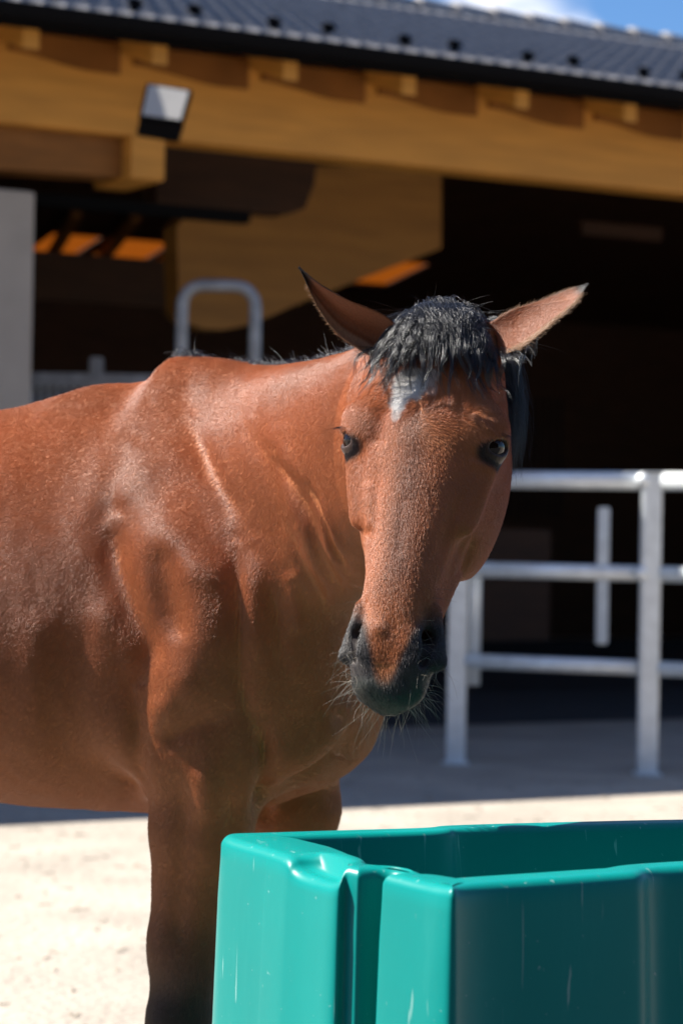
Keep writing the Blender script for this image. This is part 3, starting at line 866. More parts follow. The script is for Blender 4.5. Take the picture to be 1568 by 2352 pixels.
# ---- surface nets on a graded grid
def graded(lo, hi, f0, f1, fine, coarse):
    out = [lo]
    while out[-1] < hi:
        x = out[-1]
        g = fine if f0 <= x <= f1 else min(coarse, fine + .06 * min(abs(x - f0), abs(x - f1)))
        out.append(x + g)
    return np.array(out)
FINE = globals().get('FINE_GRID', .0030)
gx = graded(-1.85, .34, -.02, .30, FINE, .0065)
gx = np.concatenate([np.arange(-1.85, -.66, .02), gx[gx >= -.66]])
gy = graded(3.27, 4.95, 3.28, 3.60, FINE, .0065)
gy = np.concatenate([gy[gy <= 4.3], np.arange(4.31, 4.97, .02)])
gz = graded(-.01, 1.80, 1.0, 1.62, FINE, .0065)
gz = np.concatenate([np.arange(-.01, .4, .012), gz[gz >= .4]])
print('grid', len(gx), len(gy), len(gz))
def nets():
    nx, ny, nz = len(gx), len(gy), len(gz)
    S = 4
    ix, iy, iz = (np.minimum(np.arange(0, n + S, S), n - 1) for n in (nx, ny, nz))
    CX, CY, CZ = np.meshgrid(gx[ix], gy[iy], gz[iz], indexing='ij')
    cp = np.stack([CX.ravel(), CY.ravel(), CZ.ravel()], 1)
    C = horse_sdf(cp).reshape(CX.shape)
    thr = .036
    near = np.abs(C) < thr + np.where(CX < -.6, .03, 0) + np.where(CY > 4.25, .03, 0)
    blk = np.zeros(tuple(s - 1 for s in C.shape), bool)
    for a in (0, 1):
        for b in (0, 1):
            for c in (0, 1):
                blk |= near[a:a + blk.shape[0], b:b + blk.shape[1], c:c + blk.shape[2]]
    F = np.repeat(np.repeat(np.repeat(C[:-1, :-1, :-1], S, 0), S, 1), S, 2)
    def fit(A):
        pad = [(0, max(0, n - s)) for n, s in zip((nx, ny, nz), A.shape)]
        return np.pad(A, pad, mode='edge')[:nx, :ny, :nz]
    F = fit(F).astype(np.float32)
    Mk = fit(np.repeat(np.repeat(np.repeat(blk, S, 0), S, 1), S, 2))
    # nodes on the far faces of blocks belong to them too
    M2 = Mk.copy(); M2[1:] |= Mk[:-1]; M2[:, 1:] |= M2[:, :-1].copy(); M2[:, :, 1:] |= M2[:, :, :-1].copy()
    idx = np.nonzero(M2.ravel())[0]
    print('fine nodes', len(idx))
    for c0 in range(0, len(idx), 400000):
        s = idx[c0:c0 + 400000]
        i, j, k = np.unravel_index(s, (nx, ny, nz))
        F.ravel()[s] = horse_sdf(np.stack([gx[i], gy[j], gz[k]], 1))
    neg = F < 0
    act = np.zeros((nx - 1, ny - 1, nz - 1), np.int8)
    for a in (0, 1):
        for b in (0, 1):
            for c in (0, 1):
                act += neg[a:nx - 1 + a, b:ny - 1 + b, c:nz - 1 + c]
    cell = np.nonzero(((act > 0) & (act < 8)).ravel())[0]
    ci, cj, ck = np.unravel_index(cell, act.shape)
    vid = np.full(act.size, -1, np.int64); vid[cell] = np.arange(len(cell))
    acc = np.zeros((len(cell), 3)); cnt = np.zeros(len(cell))
    co = [(a, b, c) for a in (0, 1) for b in (0, 1) for c in (0, 1)]
    val = {o: F[ci + o[0], cj + o[1], ck + o[2]].astype(float) for o in co}
    G = lambda o: np.stack([gx[ci + o[0]], gy[cj + o[1]], gz[ck + o[2]]], 1)
    for o in co:
        for ax_ in range(3):
            if o[ax_] == 0:
                o2 = tuple(1 if q == ax_ else o[q] for q in range(3))
                va, vb = val[o], val[o2]
                mk = (va < 0) != (vb < 0)
                t = np.where(mk, va / np.where(mk, va - vb, 1), 0)
                pt = G(o) + (G(o2) - G(o)) * t[:, None]
                acc[mk] += pt[mk]; cnt[mk] += 1
    V = acc / cnt[:, None]
    quads = []
    sh = act.shape
    def cid(i, j, k): return vid[(i * sh[1] + j) * sh[2] + k]
    for ax_ in range(3):
        a = [slice(None)] * 3; b = [slice(None)] * 3
        a[ax_] = slice(0, -1); b[ax_] = slice(1, None)
        A, B = neg[tuple(a)], neg[tuple(b)]
        e = A != B
        i, j, k = np.nonzero(e)
        u, v = [q for q in range(3) if q != ax_]
        ijk = [i, j, k]
        ok = (ijk[u] > 0) & (ijk[v] > 0) & (ijk[u] < sh[u]) & (ijk[v] < sh[v])
        ijk = [q[ok] for q in ijk]; an = A[tuple(ijk)]
        def sh_(du, dv):
            q = [x.copy() for x in ijk]; q[u] -= du; q[v] -= dv
            return cid(*q)
        q4 = np.stack([sh_(0, 0), sh_(1, 0), sh_(1, 1), sh_(0, 1)], 1)
        flip = an if ax_ != 1 else ~an
        q4[~flip] = q4[~flip][:, ::-1]
        quads.append(q4)
    Q = np.concatenate(quads)
    Q = Q[(Q >= 0).all(1)]
    return V, Q
HV, HQ = nets()
print('horse verts', len(HV), len(HQ))
# ---------------------------------------------------------------- horse: relief of muscles, folds and veins
def vnormals(V, Q):
    n = np.cross(V[Q[:, 2]] - V[Q[:, 0]], V[Q[:, 3]] - V[Q[:, 1]])
    N = np.zeros_like(V)
    for k in range(4):
        for c in range(3): N[:, c] += np.bincount(Q[:, k], n[:, c], len(V))
    return N / np.maximum(np.linalg.norm(N, axis=1), 1e-12)[:, None]
def relax(V, Q, it, lam=.5):
    E = np.concatenate([Q[:, [0, 1]], Q[:, [1, 2]], Q[:, [2, 3]], Q[:, [3, 0]]])
    for _ in range(it):
        S = np.zeros_like(V)
        cnt = np.bincount(E[:, 0], minlength=len(V)) + np.bincount(E[:, 1], minlength=len(V))
        for c in range(3): S[:, c] = np.bincount(E[:, 0], V[E[:, 1], c], len(V)) + np.bincount(E[:, 1], V[E[:, 0], c], len(V))
        V = V + (S / np.maximum(cnt, 1)[:, None] - V) * lam
    return V
HV = relax(HV, HQ, 2)
HN = vnormals(HV, HQ)
_in = (HN * (HV - HV.mean(0))).sum(1).mean()
if _in < 0: HQ = HQ[:, ::-1].copy(); HN = -HN
def ss(x, a, b):
    t = np.clip((x - a) / (b - a), 0, 1); return t * t * (3 - 2 * t)
def seg_dist(U, pts):
    best = np.full(len(U), 1e9)
    pts = np.array(pts, float)
    if len(pts) == 1: return np.hypot(*(U - pts[0]).T)
    for a, b in zip(pts[:-1], pts[1:]):
        ab = b - a; t = np.clip(((U - a) @ ab) / (ab @ ab), 0, 1)
        best = np.minimum(best, np.hypot(*(U - a - t[:, None] * ab).T))
    return best
def smooth_poly(p, n=6):
    p = np.array(p, float)
    if len(p) < 3: return p
    return cubic_rows(np.linspace(0, len(p) - 1, n * (len(p) - 1) + 1), np.arange(len(p)), p)
BODY = [  # (points, width px, height m)
    ([(440, 950), (462, 1030), (515, 1130), (548, 1215)], 24, -.006),
    ([(500, 930), (535, 1050), (563, 1170)], 46, .003),
    ([(575, 960), (612, 1080), (640, 1190), (650, 1290)], 24, -.005),
    ([(640, 1000), (668, 1090), (680, 1200)], 20, .006),
    ([(625, 1040), (672, 1110), (712, 1200), (740, 1290), (800, 1360)], 15, -.009),
    ([(690, 1090), (735, 1180), (765, 1260), (815, 1330)], 10, -.010),
    ([(662, 1130), (700, 1220), (740, 1320)], 16, .005),
    ([(725, 1130), (760, 1215), (800, 1290)], 12, .006),
    ([(650, 1180), (690, 1290), (760, 1400)], 12, -.007),
    ([(400, 1245)], 100, .024), ([(475, 1340), (485, 1460)], 72, .020),
    ([(262, 1190), (268, 1290), (300, 1400), (338, 1490), (330, 1580)], 34, -.016),
    ([(385, 1300), (397, 1400)], 36, -.009), ([(410, 1445)], 30, -.006),
    ([(435, 1570)], 74, .026), ([(385, 1630)], 42, .013),
    ([(318, 1580), (312, 1720), (318, 1850)], 26, -.016),
    ([(365, 1712), (440, 1670), (520, 1640)], 22, -.008),
    ([(540, 1250), (548, 1400), (556, 1570), (590, 1700)], 20, -.007),
    ([(582, 1260), (590, 1400), (592, 1540)], 28, .006),
    ([(625, 1330), (640, 1450), (650, 1560)], 20, -.006),
    ([(672, 1330), (690, 1430)], 18, .005),
    ([(300, 1010), (260, 1110), (240, 1210)], 34, -.006),
    ([(430, 850), (420, 905)], 40, -.004),
    ([(470, 1790), (475, 1850)], 34, .010), ([(425, 1750), (420, 1900), (405, 2200)], 28, -.006),
    ([(535, 1850), (520, 2050)], 22, -.006),
    ([(602, 1650), (612, 1760), (600, 1900)], 20, -.022),
    ([(640, 1770), (720, 1715), (775, 1640)], 36, .014),
    ([(615, 1850), (700, 1800), (780, 1745), (830, 1660)], 26, -.028),
    ([(160, 1500), (150, 1700)], 60, -.004), ([(230, 1420), (235, 1700)], 36, .005), ([(80, 1450), (70, 1700)], 40, .004),
]
HEAD = [
    ([(1062, 1120), (1035, 1200), (1000, 1300)], 13, -.0035), ([(1092, 1180), (1060, 1262), (1020, 1330)], 10, .0028),
    ([(1010, 1290), (1008, 1360), (1000, 1410)], 7, .0022), ([(1085, 1250), (1062, 1310)], 9, -.004),
    ([(868, 1060), (862, 1160), (858, 1260)], 10, -.0032), ([(842, 1120), (846, 1200)], 12, .0018),
    ([(835, 1225)], 14, -.003), ([(925, 1150), (915, 1260)], 12, -.0012),
    ([(885, 930), (864, 1005)], 20, -.004), ([(1090, 960), (1120, 985)], 9, .0025), ([(1085, 940), (1130, 955)], 8, -.002),
    ([(1085, 1060), (1130, 1075)], 9, .0022), ([(1165, 930)], 14, .004), ([(1100, 880)], 28, -.004),
    ([(950, 1000)], 40, .002), ([(905, 1440), (930, 1500)], 22, -.002), ([(870, 1440)], 18, .003),
    ([(850, 1570), (900, 1600)], 14, .002), ([(930, 1560), (960, 1600)], 10, -.002),
]
UV = project(HV)
TOC = np.array([0, 0, CAMH]) - HV; TOC /= np.linalg.norm(TOC, axis=1)[:, None]
face = np.clip((HN * TOC).sum(1) * 2.2, 0, 1)
hh = to_head(HV)
on_head = (hh[:, 2] > -.27) & (hh[:, 0] > -.05) & (np.abs(hh[:, 1]) < .13) & (HV[:, 1] < 3.66)
disp = np.zeros(len(HV))
for lst, msk in ((BODY, ~on_head), (HEAD, on_head)):
    ii = np.nonzero(msk & (face > 0))[0]
    for pts_, w_, a_ in lst:
        pl = smooth_poly(pts_)
        d_ = seg_dist(UV[ii], pl)
        fade = 1
        if len(pl) > 2:
            e0 = np.hypot(*(UV[ii] - pl[0]).T); e1_ = np.hypot(*(UV[ii] - pl[-1]).T); ln_ = np.hypot(*np.diff(pl, axis=0).T).sum()
            fade = ss(np.minimum(e0, e1_), -w_, min(.35 * ln_, 90))
        disp[ii] += a_ * fade * np.exp(-(d_ / w_)**2)
HV = HV + HN * (disp * face)[:, None]
HV = relax(HV, HQ, 1, .35)
# fine skin folds and dimples of the coat, in real relief
def vnoise(p, s, seed=0):
    q = p * s; i = np.floor(q).astype(np.int64); f = q - i; f = f * f * (3 - 2 * f)
    def h(a, b, c):
        n = (a * 73856093) ^ (b * 19349663) ^ (c * 83492791) ^ (seed * 2654435)
        n = (n ^ (n >> 13)) * 1274126177; n = n ^ (n >> 16)
        return (n & 65535) / 65535.0
    r = 0
    for a in (0, 1):
        for b in (0, 1):
            for c in (0, 1):
                w_ = (f[:, 0] if a else 1 - f[:, 0]) * (f[:, 1] if b else 1 - f[:, 1]) * (f[:, 2] if c else 1 - f[:, 2])
                r = r + w_ * h(i[:, 0] + a, i[:, 1] + b, i[:, 2] + c)
    return r
bb = to_body(HV)
sc_ = np.stack([bb[:, 0] + .25 * bb[:, 2], bb[:, 1], bb[:, 2] * .45 - .2 * bb[:, 0]], 1)
amp = np.where(on_head, .0006, .0022)
HV = HV + HN * ((vnoise(sc_, 26) - .5) * amp + (vnoise(sc_, 60, 3) - .5) * amp * .45)[:, None]
HN = vnormals(HV, HQ)

# ---- coat colours, with the nostril shade painted in
def mixc(C, m, col): return C * (1 - m[:, None]) + np.array(col) * m[:, None]
def coat_colour(V, N=None):
    h = to_head(V); t, s, f = h.T; a = np.abs(s); b = to_body(V)
    hd = (f > -.28) & (t > -.06) & (t < .66) & (a < .16) & (V[:, 1] < 3.68)
    n1 = vnoise(V, 9, 1); n2 = vnoise(V, 33, 2)
    C = np.tile(np.array([.40, .128, .040]), (len(V), 1)) * (.88 + .24 * n1 + .10 * (n2 - .5))[:, None]
    C = mixc(C, ss(b[:, 2], 1.15, .85) * .35, (.30, .105, .028))
    C = mixc(C, ss(b[:, 2] + .10 * (n1 - .5), .74, .50) * .95, (.010, .007, .006))
    # face
    H = np.tile(np.array([.52, .180, .062]), (len(V), 1)) * (.90 + .2 * n2)[:, None]
    H = mixc(H, np.exp(-(s + .002)**2 / .022**2) * ss(t, .10, .2) * ss(t, .50, .40) * .55, (.115, .042, .028))  # darker band down the middle of the nose
    H = mixc(H, ss(a, .045, .085) * .3, (.42, .145, .05))
    H = mixc(H, ss(t, .40, .47) * (.45), (.38, .125, .035))
    edge = .450 + .102 * np.exp(-np.abs(s / .029)**2.6) + .02 * (n2 - .5)
    H = mixc(H, ss(t, edge - .006, edge + .040), (.036, .031, .030))
    nd = nostril(np.stack([t, a, f], 1))
    H = mixc(H, ss(nd, .001, -.004), (.004, .003, .003))  # near-black painted into the nostril hollows as their shade
    H = mixc(H, ss(t, .565, .59) * .5 * n2, (.03, .06, .045))
    for sg in (1, -1):
        e = h - EYE[sg]; r = np.sqrt(e[:, 0]**2 * .8 + e[:, 1]**2 + e[:, 2]**2)
        H = mixc(H, ss(r - .0035 * np.tanh(e[:, 0] / .006), ER * 1.36, ER * 1.12) * .96, (.014, .010, .010))
    star = np.zeros(len(V))
    for (ct, cs, rt, rs_, k) in ((.122, -.018, .030, .027, 1), (.150, -.030, .022, .014, 1), (.170, -.031, .014, .008, .8), (.112, .006, .020, .015, .7), (.132, .010, .012, .010, .4)):
        q = ((t - ct) / rt)**2 + ((s - cs) / rs_)**2
        star = np.maximum(star, k * ss(q + .7 * (vnoise(V, 260, 7) - .5) + .4 * (n2 - .5), 1.25, .55))
    H = mixc(H, star, (.78, .76, .74))
    w_ = ss(f, -.30, -.24) * hd
    C = mixc(C, w_, (0, 0, 0)) + H * w_[:, None]
    return C
HC = coat_colour(HV)

def quick_mesh(name, V, Q, C=None):
    me = bpy.data.meshes.new(name)
    me.vertices.add(len(V)); me.vertices.foreach_set('co', np.asarray(V, np.float32).ravel())
    nq = len(Q); k = Q.shape[1]
    me.loops.add(nq * k); me.loops.foreach_set('vertex_index', np.asarray(Q, np.int32).ravel())
    me.polygons.add(nq); me.polygons.foreach_set('loop_start', np.arange(0, nq * k, k, dtype=np.int32))
    me.update(calc_edges=True)
    if C is not None:
        at_ = me.attributes.new('pigment', 'FLOAT_COLOR', 'POINT')
        at_.data.foreach_set('color', np.column_stack([C, np.ones(len(C))]).astype(np.float32).ravel())
    return me
def coat_mat():
    m = bpy.data.materials.new('bay_coat'); m.use_nodes = True
    n, l = m.node_tree.nodes, m.node_tree.links
    b = n['Principled BSDF']
    at_ = n.new('ShaderNodeAttribute'); at_.attribute_name = 'pigment'
    tc = n.new('ShaderNodeTexCoord')
    mp = n.new('ShaderNodeMapping'); mp.inputs['Scale'].default_value = (1, 1, .30); mp.inputs['Rotation'].default_value = (0, .25, 0)
    l.new(tc.outputs['Object'], mp.inputs['Vector'])
    z = n.new('ShaderNodeTexNoise'); z.inputs['Scale'].default_value = 330; z.inputs['Detail'].default_value = 4
    l.new(mp.outputs['Vector'], z.inputs['Vector'])
    r = n.new('ShaderNodeMapRange'); r.inputs['From Min'].default_value = .3; r.inputs['From Max'].default_value = .7; r.inputs['To Min'].default_value = .84; r.inputs['To Max'].default_value = 1.16
    l.new(z.outputs['Fac'], r.inputs['Value'])
    v = n.new('ShaderNodeVectorMath'); v.operation = 'SCALE'
    l.new(at_.outputs['Color'], v.inputs[0]); l.new(r.outputs['Result'], v.inputs['Scale'])
    l.new(v.outputs[0], b.inputs['Base Color'])
    bp = n.new('ShaderNodeBump'); bp.inputs['Strength'].default_value = .4; bp.inputs['Distance'].default_value = .0014
    l.new(z.outputs['Fac'], bp.inputs['Height']); l.new(bp.outputs['Normal'], b.inputs['Normal'])
    b.inputs['Roughness'].default_value = .5
    b.inputs['Specular IOR Level'].default_value = .32
    b.inputs['Specular Tint'].default_value = (1, .85, .75, 1)
    b.inputs['Sheen Weight'].default_value = .12; b.inputs['Sheen Roughness'].default_value = .4; b.inputs['Sheen Tint'].default_value = (1, .88, .8, 1)
    return m
M['coat'] = coat_mat()
HB = B0
horse = empty('horse', (float(HB[0]), float(HB[1]), 0))
tag(horse, 'bay horse with black forelock and small white star, turning its head to the camera', 'horse')
HOFF = np.array([HB[0], HB[1], 0.0])

# ---- ears: cupped leaves, joined to the body mesh
def ear(e1, e2, tilt, tipY, baseY, bul, root, nu=40, nv=22):
    u = np.linspace(0, 1, nu)
    def curve(e, dY=0):
        e = np.array(e, float); k = np.linspace(0, 1, len(e))
        xy = cubic_rows(u, k, e)
        Y = baseY + (tipY - baseY) * u + dY * np.sin(np.pi * np.clip(1.25 * (1 - u), 0, 1) * .6)
        return np.array([list(P(x, y, Yy)) for (x, y), Yy in zip(xy, Y)])
    A, B = curve(e1, tilt), curve(e2, -tilt)
    outs = []
    mid = (A + B) / 2
    w_ = np.linalg.norm(A - B, axis=1)
    v = np.linspace(0, 1, nv)
    F_, Bk = np.zeros((nu, nv, 3)), np.zeros((nu, nv, 3))
    for i in range(nu):
        for j in range(nv):
            p = A[i] * (1 - v[j]) + B[i] * v[j]
            bow = math.sin(math.pi * v[j])
            th = .0035 * (.25 + .75 * math.sin(math.pi * min(1, u[i] * 1.0 + .0)) ** .3 if u[i] < 1 else .25) * (.35 + .65 * bow)
            y = bul * (w_[i] / w_.max())**.8 * bow
            F_[i, j] = p + np.array([0, y - th, 0]); Bk[i, j] = p + np.array([0, y + th + bul * .25 * bow * (w_[i] / w_.max()), 0])
    V = np.concatenate([F_.reshape(-1, 3), Bk.reshape(-1, 3)])
    Q = []
    n0 = nu * nv
    for i in range(nu - 1):
        for j in range(nv - 1):
            a = i * nv + j
            Q.append((a, a + 1, a + nv + 1, a + nv)); Q.append((n0 + a, n0 + a + nv, n0 + a + nv + 1, n0 + a + 1))
        a = i * nv; Q.append((a, a + nv, n0 + a + nv, n0 + a)); a = i * nv + nv - 1; Q.append((a, n0 + a, n0 + a + nv, a + nv))
    for j in range(nv - 1):
        a = (nu - 1) * nv + j; Q.append((a, a + 1, n0 + a + 1, n0 + a)); Q.append((j, n0 + j, n0 + j + 1, j + 1))
    U = np.concatenate([np.repeat(u, nv)] * 2); W = np.concatenate([np.tile(v, nu)] * 2)
    bk = np.concatenate([np.zeros(n0), np.ones(n0)])
    C = np.tile(np.array([.17, .050, .018] if tilt < 0 else [.38, .130, .045]), (2 * n0, 1))  # left ear darker, right ear warmer: shade and sun put into the colour
    C[bk > 0] = (.22, .08, .03)
    rim = ss(W, .68, .80) if tilt < 0 else ss(W, .85, .95)  # pale rim hair; wider on the left ear, its sunlight painted in
    C = mixc(C, rim * ss(U, .95, .7), (.42, .25, .14))
    rim2 = np.maximum(ss(W, .05, .0), ss(W, .97, 1.0))
    C = mixc(C, np.maximum(rim2 * ss(U, .45, .7), ss(U, .80, .93)), (.012, .010, .010))
    return V, np.array(Q), C, A, B, F_
earL = ear([(935, 770), (880, 722), (800, 688), (738, 653), (690, 617)], [(872, 826), (830, 806), (775, 766), (728, 700), (689, 618)], -.020, 3.60, 3.585, .030, None)
earR = ear([(1120, 745), (1170, 716), (1232, 694), (1290, 670), (1344, 654)], [(1150, 818), (1205, 792), (1262, 746), (1313, 702), (1344, 656)], .034, 3.60, 3.575, .016, None)
AV, AQ, AC = [HV], [HQ], [HC]
nb = len(HV)
for E_ in (earL, earR):
    AV.append(E_[0]); AQ.append(E_[1] + nb); AC.append(E_[2]); nb += len(E_[0])
me = quick_mesh('body', np.concatenate(AV) - HOFF, np.concatenate(AQ), np.concatenate(AC))
hbody = link('body', me, M['coat'], horse, True)

# ---- eyes
def eye_mat():
    m = bpy.data.materials.new('horse_eye'); m.use_nodes = True
    n, l = m.node_tree.nodes, m.node_tree.links; b = n['Principled BSDF']
    b.inputs['Base Color'].default_value = (.010, .005, .004, 1); b.inputs['Roughness'].default_value = .08
    b.inputs['Coat Weight'].default_value = 0; b.inputs['Coat Roughness'].default_value = .03; b.inputs['Specular IOR Level'].default_value = .32
    return m
M['eye'] = eye_mat()
for sg in (1, -1):
    import bmesh
    bm = bmesh.new(); bmesh.ops.create_uvsphere(bm, u_segments=40, v_segments=24, radius=ER * 1.02 * HK)
    me = bpy.data.meshes.new('eye'); bm.to_mesh(me); bm.free()
    q = link('eye', me, M['eye'], horse, True)
    q.location = Vector(from_head(*EYE[sg]) - HOFF)
# ---------------------------------------------------------------- hair
rng = np.random.default_rng(7)
def hair_obj(name, strands, mat_, rad, parent, colour=None, taper=.25):
    """strands: (n, k, 3) array"""
    n, k, _ = strands.shape
    hc = bpy.data.hair_curves.new(name)
    hc.add_curves([k] * n)
    hc.attributes['position'].data.foreach_set('vector', (strands - HOFF).astype(np.float32).ravel())
    ra = hc.attributes.get('radius') or hc.attributes.new('radius', 'FLOAT', 'POINT')
    rr_ = np.linspace(1, taper, k)[None, :] * (np.asarray(rad).reshape(-1, 1) * np.ones((n, 1)))
    ra.data.foreach_set('value', rr_.astype(np.float32).ravel())
    if colour is not None:
        at_ = hc.attributes.new('pigment', 'FLOAT_COLOR', 'CURVE')
        at_.data.foreach_set('color', np.column_stack([colour, np.ones(n)]).astype(np.float32).ravel())
    o = bpy.data.objects.new(name, hc); scene.collection.objects.link(o)
    hc.materials.append(mat_); o.parent = parent
    return o
def hair_mat(name, col, rough=.35, spec=.5, attr=False, var=.3):
    m = bpy.data.materials.new(name); m.use_nodes = True
    n, l = m.node_tree.nodes, m.node_tree.links; b = n['Principled BSDF']
    b.inputs['Roughness'].default_value = rough; b.inputs['Specular IOR Level'].default_value = spec
    b.inputs['Base Color'].default_value = (*col, 1)
    hi = n.new('ShaderNodeHairInfo')
    r = n.new('ShaderNodeMapRange'); r.inputs['To Min'].default_value = 1 - var; r.inputs['To Max'].default_value = 1 + var
    l.new(hi.outputs['Random'], r.inputs['Value'])
    v = n.new('ShaderNodeVectorMath'); v.operation = 'SCALE'; l.new(r.outputs['Result'], v.inputs['Scale'])
    if attr:
        a = n.new('ShaderNodeAttribute'); a.attribute_name = 'pigment'; l.new(a.outputs['Color'], v.inputs[0])
    else: v.inputs[0].default_value = col
    l.new(v.outputs[0], b.inputs['Base Color'])
    if attr:
        b.inputs['Sheen Weight'].default_value = .25; b.inputs['Sheen Roughness'].default_value = .35; b.inputs['Sheen Tint'].default_value = (1, .88, .8, 1)
    return m
M['mane'] = hair_mat('black_mane', (.014, .013, .015), .34, .7)
M['whisker'] = hair_mat('whisker', (.20, .17, .13), .4, .6)
def face_surface(t, s):
    """f of the face surface at (t, s) by stepping inwards"""
    f = np.full(len(t), .06)
    for _ in range(26):
        d = head(HO + HK * (HD * t[:, None] + HS * (s * HW)[:, None] + HF * f[:, None]))
        f -= np.clip(d, -.02, .02) * .8 / HK
        f = np.maximum(f, -.13)
    return f
def fh(t, s, f): return HO + HK * (HD * t[..., None] + HS * (s * HW)[..., None] + HF * f[..., None])
# forelock
NC, NS, K = 170, 22, 16
n = NC * NS
cs0 = rng.normal(0, .036, NC).clip(-.07, .085); ct0 = rng.uniform(-.04, .005, NC)
side_ = rng.random(NC)
cs1 = cs0 * 1.25 + rng.normal(0, .028, NC) - .010 + np.where(side_ > .6, rng.uniform(.03, .13, NC), np.where(side_ < .14, -rng.uniform(.01, .05, NC), 0))
ct1 = .080 + rng.normal(0, .024, NC) - np.clip(cs1 - .02, 0, .12) * .50 - np.clip(-cs1 - .06, 0, .1) * .3
cl_ = rng.uniform(.006, .026, NC); wav = rng.uniform(0, 6.28, (NC, 2)); wamp = rng.uniform(.002, .0075, (NC, 2)); wfr = rng.uniform(6, 13, (NC, 2)); tight = rng.uniform(.5, 2.0, NC)
k = np.repeat(np.arange(NC), NS)
u = np.linspace(0, 1, K)[None, :]
r0 = rng.normal(0, 1, (n, 2)); lenv = rng.uniform(.6, 1.15, n)[:, None]
fr = rng.normal(0, 1, (n, 3)); ph = rng.uniform(0, 6.28, (n, 2, 1))
uu = u * lenv
s_ = cs0[k][:, None] + (cs1 - cs0)[k][:, None] * uu**1.2 + r0[:, :1] * .0034 * tight[k][:, None] * (1 + .8 * u) + wamp[k, 0][:, None] * np.sin(wav[k, 0][:, None] + wfr[k, 0][:, None] * u) * (.3 + u) + fr[:, :1] * .006 * u**2 + .0009 * np.sin(ph[:, 0] + 34 * u)
t_ = ct0[k][:, None] + (ct1 - ct0)[k][:, None] * uu + r0[:, 1:] * .003 + fr[:, 1:2] * .006 * u**2
lift = .004 + cl_[k][:, None] * np.sin(np.pi * np.clip(uu * .8 + .14, 0, 1)) + np.abs(fr[:, 2:3]) * .005 * u + wamp[k, 1][:, None] * (1 + np.sin(wav[k, 1][:, None] + wfr[k, 1][:, None] * u)) * u + .0009 * np.sin(ph[:, 1] + 30 * u)
sf = face_surface(np.clip(t_, -.02, .3).ravel(), np.clip(s_, -.085, .085).ravel()).reshape(t_.shape)
# the tuft stands a little above the poll before it falls
s_ = np.clip(s_, -.12, .125)
f_ = sf + lift + .008 * np.exp(-((t_ + .01) / .03)**2)
t_ = t_ - (.004 + .012 * rng.random((n, 1))) * np.exp(-((u - .15) / .2)**2) - np.clip(s_ - .06, 0, .1) * .25
hair_obj('forelock', fh(t_, s_, f_), M['mane'], rng.uniform(.00020, .00034, n), horse)
# longer separate locks over the tuft
NC, NS, K = 74, 34, 18
n = NC * NS
cs0 = rng.uniform(-.062, .08, NC); ct0 = rng.uniform(-.035, .015, NC); lt = rng.uniform(.080, .162, NC)
cs1 = cs0 * 1.2 + rng.normal(-.008, .026, NC) + np.where(cs0 > .02, rng.uniform(.0, .10, NC), 0)
lt = lt - np.clip(cs1 - .03, 0, .12) * .45 - np.clip(-cs1 - .05, 0, .1) * .3
k = np.repeat(np.arange(NC), NS); u = np.linspace(0, 1, K)[None, :]
wv = rng.uniform(0, 6.28, (NC, 2)); wa = rng.uniform(.002, .008, (NC, 2)); wf = rng.uniform(7, 16, (NC, 2))
r0 = rng.normal(0, 1, (n, 3)); lv = rng.uniform(.7, 1.08, n)[:, None]; uu = u * lv
pin = (.0040 * (1 - .72 * u))
s_ = cs0[k][:, None] + (cs1 - cs0)[k][:, None] * uu + r0[:, :1] * pin + wa[k, 0][:, None] * np.sin(wv[k, 0][:, None] + wf[k, 0][:, None] * uu) * uu
t_ = ct0[k][:, None] + (lt - ct0)[k][:, None] * uu + r0[:, 1:2] * .002 - .012 * np.exp(-((u - .15) / .2)**2)
sf = face_surface(np.clip(t_, -.02, .3).ravel(), np.clip(s_, -.085, .085).ravel()).reshape(t_.shape)
s_ = np.clip(s_, -.12, .122)
f_ = sf + .010 + .018 * np.sin(np.pi * np.clip(uu * .85 + .12, 0, 1)) + .010 * np.exp(-((t_ + .01) / .03)**2) + r0[:, 2:] * pin * .6 + wa[k, 1][:, None] * (1 + np.sin(wv[k, 1][:, None] + wf[k, 1][:, None] * uu)) * .6
hair_obj('forelock_locks', fh(t_, s_, f_), M['mane'], rng.uniform(.00022, .00038, n), horse)
# stray frizz
n = 420; K2 = 8; u = np.linspace(0, 1, K2)[None, :]
s0 = rng.uniform(-.09, .12, (n, 1)); t0 = rng.uniform(-.05, .02, (n, 1)); dr = rng.normal(0, 1, (n, 3, 1)); ln = rng.uniform(.012, .034, (n, 1))
tt_ = t0 + (-.25 + .5 * dr[:, 0]) * ln * u + ln * u**2 * .6; s2 = s0 + dr[:, 1] * ln * u + dr[:, 2] * .01 * u**2
f2 = face_surface(np.clip(t0 * np.ones_like(tt_), -.02, .3).ravel(), np.clip(s0 * np.ones_like(tt_), -.09, .09).ravel()).reshape(tt_.shape) + .012 + ln * u * .6
hair_obj('stray_hair', fh(tt_, s2, f2), M['mane'], .00016, horse)
